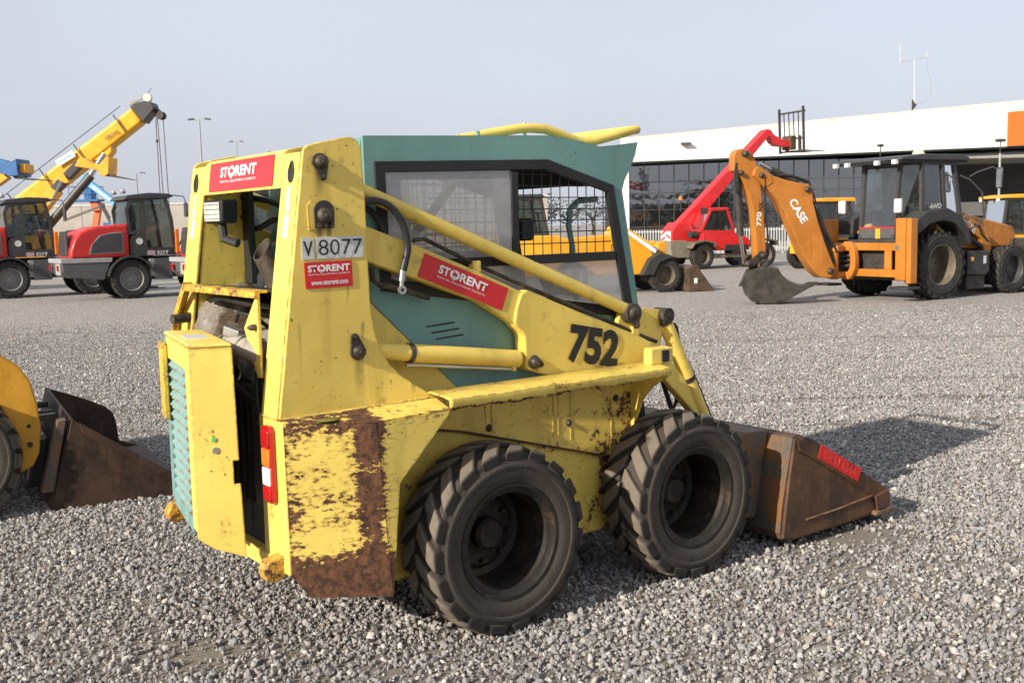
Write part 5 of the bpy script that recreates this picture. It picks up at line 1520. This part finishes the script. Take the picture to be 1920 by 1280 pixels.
# ---------------------------------------------------------------- two amber cabbed machines by the building
def amber_machine(loc, rz, label):
    A = empty('amber_digger', loc, rz)
    tag(A, label, 'digger', 'amber diggers near the building')
    for x, y, o_ in ((-.6, .2, -1), (-.6, 1.6, 1), (1.7, .2, -1), (1.7, 1.6, 1)):
        wheel(A, ty_big, rim_dark, (x, y, .44), o_, x, .45)
    MB().prism([(-1.1, .5), (-1.1, 1.0), (-.4, 1.08), (.7, 1.08), (.75, 1.30), (1.9, 1.22), (2.1, 1.05), (2.1, .5)], 'y', .35, 1.45).build('body', m_amberp, A, bevel=.04)
    MB().prism([(.9, .75), (1.0, 1.42), (1.4, 1.48), (2.3, .9), (2.2, .7)], 'y', .08, .30).build('loader_arm', m_amberp, A, bevel=.03)
    MB().prism([(.9, .75), (1.0, 1.42), (1.4, 1.48), (2.3, .9), (2.2, .7)], 'y', 1.5, 1.7).build('loader_arm', m_amberp, A, bevel=.03)
    cab_box(A, [(-.85, 1.05), (-.72, 2.15), (.42, 2.15), (.62, 1.05)], .32, 1.48, m_grey, m_cabglass, .07, (((-.1, 1.05), (-.1, 2.15)),), None)
    MB().prism([(-1.0, 2.17), (-.96, 2.24), (-.5, 2.30), (.55, 2.30), (.62, 2.17)], 'y', .22, 1.58).build('cab_roof', m_amberp, A, bevel=.03)
    for y in (.4, 1.4):
        MB().box(-1.02, -.95, y - .06, y + .06, 2.08, 2.17).build('work_light', m_white_lens, A, bevel=.01)
        MB().box(.62, .68, y - .06, y + .06, 2.08, 2.17).build('work_light', m_white_lens, A, bevel=.01)
    return A
amber_machine((10.75, 34.0, 0), .30, 'amber digger with yellow roof half hidden behind the orange boom')
amber_machine((17.1, 34.6, 0), .12, 'amber digger with yellow roof at the right edge of the picture')
# ---------------------------------------------------------------- row of red compact wheel loaders on the left
def wheel_loader():
    L = empty('wheel_loader', (0, 0, 0), 0)
    for x, y, o_ in ((.04, .20, -1), (.04, 1.45, 1), (2.15, .20, -1), (2.15, 1.45, 1)):
        wheel(L, ty_big, rim_grey, (x, y, .505), o_, x * .7, .51)
    hood = [(-1.40, 1.06), (-1.38, 1.25), (-1.27, 1.55), (-1.13, 1.70), (-.95, 1.79), (-.72, 1.85), (.04, 1.90), (.04, 1.06)]
    MB().prism(hood, 'y', .10, 1.50).build('hood', m_redp, L, bevel=.07, seg=4)
    hw = [(-.93, 1.18), (-.86, 1.40), (-.66, 1.60), (-.42, 1.66), (-.14, 1.68), (-.14, 1.20)]
    MB().prism([(x * 1.0 + (.02 if x > -.5 else -.025), z + (.022 if z > 1.4 else -.02)) for x, z in hw], 'y', .086, .0985).build('hood_vent_trim', m_palegrey, L)
    MB().prism(hw, 'y', .075, .0855).build('hood_vent', m_grey, L)
    MB().prism([(.35, 1.12), (.42, 1.62), (.55, 1.74), (1.05, 1.74), (1.18, 1.62), (1.25, 1.12)], 'x', -1.43, -1.36).build('rear_grille', m_grey, L, bevel=.02)
    lowb = [(-1.62, 1.05), (-1.60, .72), (-1.45, .58), (-.62, .50), (-.40, 1.05)]
    MB().prism(lowb, 'y', .08, 1.52).build('counterweight', m_midgrey, L, bevel=.03)
    MB().prism([(-1.64, 1.06), (-1.64, .95), (-.42, .95), (-.40, 1.06)], 'y', .06, 1.54).build('counterweight_band', m_palegrey, L, bevel=.01)
    MB().box(-1.66, -1.61, .12, .62, .66, .94).build('rear_panel', m_palegrey, L, bevel=.01)
    MB().box(-1.68, -1.661, .22, .40, .76, .90).build('tail_light', m_red_lens, L, bevel=.01)
    MB().box(-1.68, -1.661, 1.15, 1.33, .76, .90).build('tail_light', m_red_lens, L, bevel=.01)
    fen = []
    for i in range(11):
        a = PI - .15 - i * (PI - .5) / 10
        fen.append((.04 + .60 * math.cos(a), .50 + .60 * math.sin(a)))
    for i in range(10, -1, -1):
        a = PI - .15 - i * (PI - .5) / 10
        fen.append((.04 + .545 * math.cos(a), .50 + .545 * math.sin(a)))
    for y0, y1 in ((-.02, .42), (1.22, 1.66)):
        MB().prism(fen, 'y', y0, y1).build('fender', m_fend, L, bevel=.01)
    MB().box(-.4, 1.3, .45, 1.2, .5, 1.05).build('chassis', m_dark, L)
    # cab
    c = empty('cab', (0, 0, 0), 0, L)
    body = [(.06, 1.08), (.06, 1.50), (.14, 1.60), (.36, 1.66), (.46, 1.24), (1.18, 1.24), (1.24, 1.08)]
    for y0, y1 in ((.12, .18), (1.42, 1.48)):
        MB().prism(body, 'y', y0, y1).build('cab_side_panel', m_grey, c, bevel=.01)
        ring_o = [(.04, 1.62), (-.02, 2.25), (.10, 2.55), (1.05, 2.60), (1.18, 2.0), (1.24, 1.2), (.42, 1.2), (.36, 1.66)]
        ring_i = [(.10, 1.70), (.06, 2.23), (.17, 2.45), (.99, 2.52), (1.10, 2.0), (1.15, 1.28), (.50, 1.28), (.40, 1.76)]
        MB().ring(ring_o, ring_i, 'y', y0 - .004, y1 - .004).build('cab_side_frame', m_grey, c)
        MB().prism(ring_i, 'y', (y0 + y1) / 2 - .004, (y0 + y1) / 2 + .004).build('side_window', m_cabglass, c, smooth=0)
        MB().bar((.44, (y0 + y1) / 2, 1.3), (.44, (y0 + y1) / 2, 2.5), .075, .07, (0, 1, 0)).build('door_post', m_grey, c)
    MB().prism([(-.06, 2.50), (.06, 2.62), (.6, 2.68), (1.12, 2.66), (1.22, 2.58), (1.1, 2.54)], 'y', .08, 1.52).build('cab_roof', m_grey, c, bevel=.03)
    MB().add([(.0, .18, 1.66), (.0, 1.42, 1.66), (.08, 1.42, 2.5), (.08, .18, 2.5)], [(0, 1, 2, 3)]).build('rear_window', m_cabglass, c, smooth=0)
    MB().add([(1.22, .18, 1.2), (1.22, 1.42, 1.2), (1.08, 1.42, 2.55), (1.08, .18, 2.55)], [(0, 1, 2, 3)]).build('front_window', m_cabglass, c, smooth=0)
    MB().prism([(.25, 1.2), (.18, 1.95), (.32, 1.98), (.40, 1.5), (.72, 1.46), (.72, 1.2)], 'y', .55, 1.05).build('seat', m_seat, c, bevel=.04)
    MB().tube([(1.05, .8, 1.2), (.95, .8, 1.7)], .04, 8).build('steering_column', m_black, c)
    MB().box(.80, .95, .105, .118, 1.78, 1.80).build('door_handle', m_chrome, c)
    for y in (.35, 1.25):
        MB().lathe([(.001, 0), (.06, .01), (.075, .06), (.05, .11), (.001, .12)], (.02, y, 2.66), 'z', 12).build('work_light', m_zinc, c)
    MB().tube([(1.15, .12, 2.62), (1.45, .0, 2.58), (1.5, -.02, 2.4)], .015, 6).build('mirror_arm', m_grey, c)
    MB().box(1.46, 1.52, -.12, .08, 2.05, 2.42).build('mirror', m_grey, c, bevel=.02)
    lettering('model_mark', '825T', (.72, .108, 1.10), (.30, 0, 0), (0, 0, .10), m_plate, c, .02)
    quad('badge', (.48, .110, 1.09), (.2, 0, 0), (0, 0, .12), plain('pale_badge', (.45, .30, .33), .5), c)
    MB().cyl((.30, .119, 1.45), (.30, .108, 1.45), .085, 20).build('round_badge', m_plate, c)
    # step, front frame, raised arm
    MB().box(.62, 1.08, .06, .55, .46, 1.0).build('step_box', m_midgrey, L, bevel=.01)
    MB().box(.52, .62, .08, .6, .55, 1.0).build('step_side', m_palegrey, L)
    MB().prism([(1.25, .50), (1.25, 1.0), (1.65, 1.15), (1.75, 1.75), (2.0, 1.80), (2.15, 1.2), (2.4, 1.0), (2.4, .5)], 'y', .45, 1.2).build('front_frame', m_redp, L, bevel=.03)
    for y in (.42, 1.13):
        MB().prism([(1.70, 1.55), (1.75, 1.78), (2.0, 1.80), (3.0, .75), (3.15, .35), (3.0, .30), (2.85, .68)], 'y', y, y + .10).build('lift_arm', m_redp, L, bevel=.02)
    MB().cyl((1.5, .8, 1.1), (2.6, .8, 1.0), .06, 12).build('lift_cylinder', m_dark, L)
    MB().tube([(1.3, .5, 1.1), (1.5, .42, 1.5), (1.75, .40, 1.62), (2.1, .42, 1.25)], .022, 8).build('hose', m_rubber, L)
    cr = empty('fork_carriage', (0, 0, 0), 0, L)
    MB().box(3.10, 3.20, .2, 1.45, .12, .75).build('carriage_plate', m_fend, cr)
    for y in (.4, 1.2):
        MB().prism([(3.2, .7), (3.26, .7), (3.28, .14), (4.2, .08), (4.2, .06), (3.2, .06)], 'y', y - .06, y + .06).build('fork_tine', m_fend, cr)
    MB().box(1.20, 1.30, .05, .11, 1.12, 1.75).build('marker_strip', m_amber, L, bevel=.02)
    return L
LB = wheel_loader()
LB.location, LB.rotation_euler = (-9.654, 26.829, 0), (0, 0, .60)
GR = 'red compact wheel loaders parked in a row'
tag(LB, 'red wheel loader with charcoal cab, whole rear hood in view', 'wheel loader', GR)
LA = copy_tree(LB)
LA.location = (-13.30, 27.99, 0)
tag(LA, 'red wheel loader with charcoal cab cut by the left picture edge', 'wheel loader', GR)
LC = copy_tree(LB)
LC.location = (-6.15, 25.6, 0)
tag(LC, 'red wheel loader mostly hidden, glimpsed through the yellow upright', 'wheel loader', GR)

# ---------------------------------------------------------------- loader cut by the left picture edge
Q = empty('yellow_loader', (-3.251, 5.95, 0), .50)
tag(Q, 'deep yellow loader with rusty brown bucket at the left edge', 'loader')
m_deepy = paint('deep_yellow_paint', (.62, .31, .025), rust=.70, dirt=.3)
wheel(Q, tyre, rim_mesh('loader_rim_grey', .229, .262, -.02, steel('pale_rim', (.12, .11, .10), (.26, .24, .21), .6, 8, .3)), (.0, .03, .385), -1, .4)
wheel(Q, tyre, rim, (-.06, 1.45, .385), 1, .9)
wheel(Q, tyre, rim, (-1.1, .135, .385), -1, .2)
wheel(Q, tyre, rim, (-1.1, 1.45, .385), 1, .7)
armp = [(-.35, 1.22), (.05, 1.13), (.29, .975), (.40, .89), (.455, .80), (.485, .66), (.495, .50), (.478, .36), (.44, .285), (.36, .25), (.335, .29), (.35, .40), (.345, .50), (.27, .70), (.10, .86), (-.35, .98)]
for y in (.07,):
    MB().prism(armp, 'y', y - .06, y + .05).build('lift_arm', m_deepy, Q, bevel=.012)
    MB().cyl((.43, y - .062, .53), (.43, y - .055, .53), .012, 12).build('arm_hole', m_black, Q)
    MB().cyl((.43, y - .075, .42), (.43, y - .055, .42), .016, 8).build('arm_bolt', m_bucket, Q)
MB().box(.25, .31, .03, .13, .96, .995).build('arm_stop', m_bucket_edge, Q)
MB().prism([(-1.6, .35), (-1.6, 1.2), (-.6, 1.3), (-.2, .9), (.05, .6), (.05, .25)], 'y', .30, 1.2).build('body', m_dark, Q, bevel=.03)
MB().prism([(-1.7, 1.2), (-1.7, 1.9), (-.7, 1.95), (-.45, 1.3)], 'y', .3, 1.2).build('cab_shell', m_deepy, Q, bevel=.03)
m_bucket_dk = steel('dark_bucket_steel', (.024, .014, .010), (.07, .038, .022), .65, 4, .15)
qb = empty('bucket', (0, 0, 0), 0, Q)
sidep = [(.515, .0), (.60, .30), (.665, .55), (.705, .52), (1.24, .12), (1.30, .06), (1.30, .0)]
MB().prism(sidep, 'y', -.02, .0).build('side_plate', m_bucket_dk, qb, bevel=.004)
MB().prism([(.705, .525), (.72, .46), (1.24, .085), (1.28, .10), (1.26, .13)], 'y', -.034, -.0205).build('edge_bar', m_bucket_dk, qb, bevel=.003)
MB().prism([(.52, .0), (.60, .30), (.66, .545), (.80, .49), (.96, .42), (1.06, .365), (1.11, .31), (1.13, .22), (1.14, .10), (1.28, .05), (1.28, .0)], 'y', 1.54, 1.56).build('side_plate', m_bucket_dk, qb, bevel=.006)
MB().prism([(1.32, .02), (.54, .01), (.505, .03), (.59, .30), (.655, .555), (.675, .545), (.61, .30), (.55, .09), (.60, .055), (1.32, .048)], 'y', .0005, 1.5395).build('shell', m_bucket_dk, qb, bevel=.003)
MB().prism([(.47, .12), (.585, .545), (.635, .55), (.54, .12)], 'y', -.012, .10).build('back_rib', m_bucket_back, qb, bevel=.004)
MB().prism([(.42, .12), (.48, .40), (.54, .42), (.50, .12)], 'y', .20, 1.4).build('coupler_plate', m_dark, qb, bevel=.01)
for y in (.45, .60, 1.0):
    MB().bar((.40, y, .50), (.62, y + .05, .50), .06, .04).build('coupler_lever', m_dark, qb, bevel=.005)
MB().cyl((.1, .5, .80), (.46, .5, .50), .04, 12).build('tilt_cylinder', m_dark, Q)

# ---------------------------------------------------------------- mobile crane
K = empty('mobile_crane', (-23, 50, 0))
tag(K, 'yellow mobile crane boom rising over the red loaders', 'crane')
kx = lambda pts: [(x + 23, z) for x, z in pts]
MB().prism(kx([(-24.9, 2.15), (-24.4, 2.75), (-23.4, 3.25), (-17.34, 7.46), (-16.88, 6.78), (-22.6, 2.62), (-23.2, 2.2)]), 'y', -.42, .42).build('boom', m_cray, K, bevel=.16, seg=4)
MB().prism(kx([(-17.42, 7.46), (-17.25, 7.62), (-16.75, 7.72), (-16.40, 7.66), (-16.30, 7.35), (-16.62, 6.98), (-16.85, 6.72)]), 'y', -.44, .44).build('boom_head', m_grey, K, bevel=.05)
MB().prism(kx([(-19.6, 5.1), (-18.75, 5.9), (-18.35, 6.0), (-18.42, 5.45), (-18.75, 5.05), (-19.05, 5.05)]), 'y', -.35, .35).build('cylinder_lug', m_cray, K, bevel=.04)
for t in (.13, .36, .60, .88):
    px, pz = -23.9 + t * 6.85, 2.62 + t * 4.62
    MB().bar((px + 23 - .30, -.52, pz + .42), (px + 23 + .24, -.52, pz - .40), .05, .05).build('boom_band', m_grey, K)
MB().cyl((-1.5 + 3.0, -.7, 2.0), (4.05 - .35, -.7, 4.35), .20, 16).build('derrick_cylinder', m_grey, K)
MB().cyl((3.6, -.7, 4.25), (4.4, -.7, 5.35), .12, 14).build('cylinder_rod', m_chrome, K)
MB().cyl((6.30, -.12, 7.90), (6.30, .12, 7.90), .19, 18).build('head_sheave', plain('pale_sheave', (.62, .60, .52), .5), K)
MB().bar((5.4, 0, 7.62), (6.1, 0, 7.95), .12, .14).build('sheave_bracket', m_palegrey, K)
MB().cyl((6.30, 0, 8.1), (6.5, 0, 8.35), .02, 6).build('wind_gauge', m_grey, K)
MB().bar((6.3, 0, 7.65), (6.85, 0, 7.15), .45, .22).build('nose_bracket', m_fend, K, bevel=.03)
for y in (-.2, .2):
    MB().cyl((6.86, y - .06, 7.08), (6.86, y + .06, 7.08), .19, 16).build('nose_sheave', m_pin, K)
for x0, x1 in ((6.62, 6.62), (6.70, 6.78), (6.96, 7.02)):
    MB().cyl((x0, 0, 6.95), (x1, 0, 2.6), .022, 6).build('hoist_rope', m_grey, K)
MB().cyl((6.62, 0, 5.85), (6.62, 0, 5.98), .06, 8).build('rope_weight', m_grey, K)
MB().cyl((-1.5, 0, 3.0), (5.0, 0, 7.55), .018, 6).build('luffing_rope', m_grey, K)
quad('boom_sign', (2.17, -.56, 4.79), (.83, 0, .47), (-.145, 0, .29), m_plate, K)
for q_, w_ in ((.16, .10), (.30, .05), (.38, .10), (.52, .06), (.61, .12), (.76, .07)):
    quad('boom_sign_print', (2.17 + .83 * q_ - .06, -.563, 4.79 + .47 * q_ + .11), (.83 * w_, 0, .47 * w_), (-.03, 0, .06), m_skyblue, K)
lettering('boom_name', 'GROVE', (4.42, -.506, 5.95), (.62, 0, .36), (-.06, 0, .13), m_grey, K, .03)
MB().box(-3.5, 4.5, -1.3, 1.3, .9, 1.6).build('carrier', m_cray, K, bevel=.05)
MB().box(-2.6, .4, -1.0, 1.0, 1.6, 2.6).build('superstructure', m_cray, K, bevel=.08)
cab_box(K, [(.55, 1.65), (.65, 2.85), (1.35, 2.85), (1.65, 1.65)], -1.3, -.45, m_cray, m_cabglass, .10, (), (.55, 1.5, -1.35, -.4, 2.85, 2.95, m_cray))
for x in (-2.6, -.9, 1.9, 3.6):
    for y, o_ in ((-1.1, -1), (1.1, 1)):
        wheel(K, ty_big, rim_grey, (x, y, .60), o_, x, .61)

# ---------------------------------------------------------------- orange telehandler under the crane boom
W = empty('orange_telehandler', (-20, 45, 0))
tag(W, 'orange telehandler boom with forks raised beneath the crane boom', 'telehandler')
wx = lambda pts: [(x + 20, z) for x, z in pts]
MB().prism(wx([(-21.2, 1.5), (-20.75, 1.9), (-20.05, 2.80), (-19.30, 3.70), (-18.92, 3.42), (-19.62, 2.62), (-20.4, 1.6)]), 'y', -.28, .28).build('boom', m_amberp, W, bevel=.03)
MB().prism(wx([(-19.3, 3.60), (-18.99, 3.97), (-18.80, 4.14), (-18.15, 4.75), (-17.95, 4.50), (-18.62, 3.86), (-19.0, 3.45)]), 'y', -.2, .2).build('inner_boom', m_grey, W, bevel=.02)
MB().prism(wx([(-18.98, 4.02), (-18.80, 4.22), (-18.62, 4.18), (-18.45, 3.86), (-18.60, 3.80)]), 'y', -.3, .3).build('boom_collar', m_amberp, W, bevel=.02)
MB().prism(wx([(-18.20, 4.50), (-17.95, 4.86), (-17.75, 4.84), (-17.45, 4.62), (-16.92, 4.48), (-16.98, 4.22), (-17.5, 4.38)]), 'y', -.26, .26).build('boom_nose', m_amberp, W, bevel=.03)
MB().cyl((.70, -.32, 2.9), (1.25, -.32, 3.9), .05, 10).build('hydraulic_pipe', m_chrome, W)
wc = empty('fork_carriage', (0, 0, 0), 0, W)
MB().prism(wx([(-17.05, 4.10), (-17.05, 4.55), (-16.72, 4.85), (-16.62, 4.83), (-16.70, 4.15), (-16.85, 4.05)]), 'y', -.5, .5).build('carriage', m_amberp, wc, bevel=.02)
for y in (-.35, .35):
    MB().prism(wx([(-16.80, 4.70), (-16.75, 4.70), (-16.75, 4.12), (-15.80, 3.90), (-15.80, 3.88), (-16.82, 4.06)]), 'y', y - .06, y + .06).build('fork_tine', m_grey, wc)
MB().box(-2.6, 2.2, -.9, .9, .6, 1.7).build('body', m_amberp, W, bevel=.06)
for x in (-1.6, 1.3):
    for y, o_ in ((-.95, -1), (.95, 1)):
        wheel(W, ty_big, rim_dark, (x, y, .60), o_, x, .61)
cab_box(W, [(-.7, 1.7), (-.6, 2.55), (.2, 2.55), (.4, 1.7)], -.9, -.3, m_grey, m_cabglass, .07, (), (-.75, .35, -.95, -.25, 2.55, 2.62, m_amberp))

# ---------------------------------------------------------------- blue telehandler at the left edge
N = empty('blue_telehandler', (-15.6, 32, 0))
tag(N, 'blue and orange boom head with forks at the far left edge', 'telehandler')
nx = lambda pts: [(x + 15.6, z) for x, z in pts]
MB().prism(nx([(-18.4, 3.4), (-18.2, 3.9), (-15.4, 4.02), (-15.0, 3.90), (-14.72, 3.72), (-14.74, 3.44), (-15.1, 3.52), (-15.6, 3.60)]), 'y', -.18, .18).build('boom', m_blue, N, bevel=.02)
MB().prism(nx([(-15.9, 3.25), (-15.7, 3.60), (-15.1, 3.50), (-14.95, 3.38), (-15.3, 3.15)]), 'y', -.14, .14).build('boom_linkage', m_amberp, N, bevel=.02)
MB().prism(nx([(-14.80, 3.42), (-14.82, 3.74), (-14.70, 3.84), (-14.53, 3.93), (-14.50, 3.42)]), 'y', -.45, .45).build('carriage', m_blue, N, bevel=.02)
MB().box(1.08, 1.26, -.3, .3, 3.50, 3.78).build('hose_block', m_amberp, N, bevel=.03)
for y in (-.3, .3):
    MB().prism(nx([(-14.72, 3.44), (-14.62, 3.44), (-14.60, 3.40), (-13.80, 3.30), (-13.80, 3.28), (-14.66, 3.34)]), 'y', y - .05, y + .05).build('fork_tine', m_grey, N)
MB().box(-5.0, -.6, -.9, .9, .6, 1.8).build('body', m_blue, N, bevel=.06)
MB().bar((-3.2, 0, 1.6), (-2.4, 0, 3.6), .3, .5).build('boom_mount', m_blue, N)
for x in (-4.2, -1.3):
    for y, o_ in ((-.95, -1), (.95, 1)):
        wheel(N, ty_big, rim_dark, (x, y, .55), o_, x, .56)

# ---------------------------------------------------------------- access platforms far behind
V_ = empty('boom_lift', (-26.0, 70, 0))
tag(V_, 'light blue lettered lift boom slanting down behind the hood', 'boom lift')
MB().bar((-1.85, 0, 5.25), (.35, 0, 3.45), .4, .42, (0, 1, 0)).build('boom', m_skyblue, V_, bevel=.03)
MB().bar((-2.05, 0, 4.9), (-1.75, 0, 5.55), .4, .25, (0, 1, 0)).build('boom_head', m_skyblue, V_, bevel=.03)
for q_, w_ in ((0, .07), (.09, .05), (.16, .08), (.28, .06), (.36, .09), (.47, .05), (.54, .08), (.64, .06), (.72, .10)):
    quad('boom_mark', (-1.38 + 1.45 * q_, -.215, 4.74 - 1.18 * q_), (1.45 * w_, 0, -1.18 * w_), (.10, 0, .13), m_white, V_)
MB().box(-.9, 1.2, -.8, .8, .5, 1.6).build('turret', m_skyblue, V_, bevel=.06)
MB().bar((.3, 0, 1.5), (.4, 0, 3.6), .35, .4, (0, 1, 0)).build('riser', m_skyblue, V_, bevel=.03)
for x in (-.7, 1.0):
    for y, o_ in ((-.8, -1), (.8, 1)):
        wheel(V_, ty_big, rim_dark, (x, y, .45), o_, 0, .46)

Z_ = empty('scissor_lift', (-28.6, 72, 0))
tag(Z_, 'blue railed work platform on an orange red mast behind the crane', 'platform')
MB().box(-.95, 1.0, -.6, .6, 3.85, 4.0).build('deck', m_blue, Z_, bevel=.02)
rl = MB()
for x in (-.92, -.3, .35, .97):
    for y in (-.57, .57):
        rl.cyl((x, y, 3.95), (x, y, 4.85), .025, 6)
for z in (4.4, 4.85):
    for y in (-.57, .57):
        rl.cyl((-.92, y, z), (.97, y, z), .025, 6)
    for x in (-.92, .97):
        rl.cyl((x, -.57, z), (x, .57, z), .025, 6)
rl.build('guard_rail', m_blue, Z_)
MB().box(.0, .55, -.4, .4, 4.0, 4.85).build('control_cabinet', m_blue, Z_, bevel=.03)
m_redor = plain('orange_red_paint', (.58, .14, .05), .5)
MB().prism([(.35, 3.84), (.85, 3.84), (1.05, 3.25), (.5, 3.2)], 'y', -.4, .4).build('mast_head', m_redor, Z_, bevel=.03)
MB().bar((.75, 0, 3.3), (.3, 0, 1.2), .4, .35, (0, 1, 0)).build('mast', m_redor, Z_)
MB().box(-.9, 1.2, -.6, .6, .3, 1.3).build('base', m_redor, Z_, bevel=.05)
for x in (-.6, .9):
    for y, o_ in ((-.6, -1), (.6, 1)):
        wheel(Z_, ty_big, rim_dark, (x, y, .33), o_, 0, .34)

X_ = empty('knuckle_boom', (-22.6, 60, 0))
tag(X_, 'thin dark jointed crane arm against the beige wall', 'knuckle boom')
MB().bar((-2.6, 0, 2.45), (-.35, 0, 3.26), .12, .14, (0, 1, 0)).build('outer_arm', plain('olive_arm', (.12, .11, .09), .6), X_)
MB().bar((-.38, 0, 3.30), (.12, 0, 2.2), .16, .18, (0, 1, 0)).build('inner_arm', m_grey, X_)
MB().cyl((-.36, -.12, 3.28), (-.36, .12, 3.28), .12, 12).build('knuckle', m_grey, X_)
MB().box(-.2, .5, -.5, .5, .8, 2.3).build('column', m_blue, X_, bevel=.03)
MB().box(-2.2, 2.4, -.9, .9, .5, .85).build('carrier_deck', m_fend, X_, bevel=.03)
for x in (-1.6, 1.6):
    for y, o_ in ((-.8, -1), (.8, 1)):
        wheel(X_, ty_big, rim_dark, (x, y, .45), o_, 0, .46)

G_ = empty('tank_like_body', (-12.0, 33, 0), .2)  # tank-shaped stand-in for an unidentified grey body
tag(G_, 'grey rounded tank-like body standing behind the red hood', 'tank')
MB().lathe([(.001, 2.66), (.20, 2.63), (.32, 2.50), (.36, 2.3), (.36, .35), (.30, .3), (.001, .3)], (0, 0, 0), 'z', 28).build('vessel', plain('translucent_grey', (.22, .24, .25), .35, var=.2, vs=2), G_)
MB().box(-.4, .4, -.4, .4, 0, .3).build('stand', m_grey, G_, bevel=.02)
MB().lathe([(.37, 2.05), (.375, 2.1), (.37, 2.15)], (0, 0, 0), 'z', 28).build('band', m_palegrey, G_)

# ---------------------------------------------------------------- flood light poles, boundary wall, far trees
def pole(x, y, h, arms, label):
    P = empty('light_pole', (x, y, 0))
    tag(P, label, 'light pole', 'tall light poles in the far yard')
    MB().cyl((0, 0, 0), (0, 0, h), .10, 10, .05).build('shaft', m_palegrey, P)
    for s in arms:
        MB().bar((0, 0, h - .05), (s * .45, 0, h), .06, .06).build('bracket', m_palegrey, P)
        MB().obox((s * .55, 0, h + .02), (.36, .3, .09), (0, s * .15, 0)).build('lamp_head', m_midgrey, P, bevel=.02)
pole(-20.1, 70, 8.95, (-1, 1), 'tall double headed light pole left of the yellow upright')
pole(-27.9, 110, 10.8, (-1, 1), 'smaller double headed light pole just above the yellow beam')
pole(-31.4, 90, 6.7, (1,), 'short single armed light pole above the red hood')

BW = empty('boundary_wall', (-60, 82, 0))
tag(BW, 'long beige concrete boundary wall behind the machines on the left', 'wall', kind='thing')
pnl = MB().box(.02, 4.48, 0, .2, 0, 3.8).mesh('wall_panel', plain('beige_concrete', (.36, .33, .30), .85, var=.08, vs=.7), 0)
for k in range(14):
    place(pnl, 'wall_panel', BW, (k * 4.5, 0, 0))
MB().box(0, 63, -.05, .25, 3.803, 3.95).build('wall_coping', plain('pale_coping', (.50, .47, .44), .8), BW)

m_leaf = []
for k, c in enumerate(((.035, .045, .022), (.05, .06, .03), (.028, .034, .02))):
    m_leaf.append(plain('leaf_%d' % k, c, .7, var=.35, vs=2.0))
m_bark = plain('bark', (.07, .055, .042), .9, var=.3)
def tree(x, y, h, w, seed, label, group, n=900, leaf=.30):
    r = random.Random(seed)
    t = empty('tree', (x, y, 0))
    tag(t, label, 'tree', group)
    b = MB()
    b.tube([(0, 0, 0), (r.uniform(-.1, .1), 0, h * .3), (r.uniform(-.3, .3), 0, h * .62)], [.22, .16, .07], 8)
    tips = []
    for k in range(9):
        a = r.uniform(0, 2 * PI)
        z0 = h * r.uniform(.28, .55)
        e = (w * .42 * math.cos(a) * r.uniform(.5, 1), w * .42 * math.sin(a) * r.uniform(.5, 1), z0 + h * r.uniform(.15, .38))
        b.tube([(0, 0, z0), (e[0] * .5, e[1] * .5, z0 + (e[2] - z0) * .6), e], [.09, .06, .02], 6)
        tips.append(e)
    b.build('trunk', m_bark, t)
    c = MB()
    for k in range(n):
        e = r.choice(tips) if r.random() < .8 else (0, 0, h * .8)
        s = w * .17
        p = Vector((e[0] + r.gauss(0, s), e[1] + r.gauss(0, s), min(h, max(h * .22, e[2] + r.gauss(0, s * .9)))))
        u = Vector((r.gauss(0, 1), r.gauss(0, 1), r.gauss(0, 1))).normalized()
        v = u.orthogonal().normalized()
        l = leaf * r.uniform(.5, 1.3)
        c.add([p - u * l, p + v * l * .5, p + u * l, p - v * l * .5], [(0, 1, 2, 3)])
    c.build('crown', m_leaf[seed % 3], t, smooth=0)
for k, (x, y, h, w) in enumerate(((4.0, 120, 5.0, 4.5), (7.2, 125, 4.4, 5.5), (10.2, 130, 4.2, 5), (1.0, 122, 4.2, 4))):
    tree(x, y, h, w, 20 + k, ('tallest dark tree', 'broad low tree', 'mid sized tree', 'small bushy tree')[k] + ' seen through the cab mesh window', 'far trees beyond the yard', 260, .2)

# wood on the far side of the yard, behind the photographer: it shows in the dark glass front
r = random.Random(9)
c = MB()
for k in range(34):
    x0, y0 = r.uniform(-25, 95), r.uniform(-75, -50)
    h, w = r.choice((4.5, 5.5, 6, 7, 8.5)) * r.uniform(.9, 1.1), r.uniform(4, 8)
    c.tube([(x0, y0, 0), (x0, y0, h * .6)], [.25, .1], 5)
    for q in range(800):
        a, e = r.uniform(0, 2 * PI), r.gauss(0, .28)
        p = Vector((x0 + w * .5 * r.gauss(0, .55), y0 + w * .5 * r.gauss(0, .55), min(h, max(.4, h * (.58 + e)))))
        u = Vector((r.gauss(0, 1), r.gauss(0, 1), r.gauss(0, 1))).normalized()
        v = u.orthogonal().normalized()
        l = r.uniform(.2, .42)
        c.add([p - u * l, p + v * l * .5, p + u * l, p - v * l * .5], [(0, 1, 2, 3)])
o = c.build('wood', m_leaf[0], None, smooth=0)
tag(o, 'dark wood mirrored in the glass front of the building', 'wood', kind='stuff')
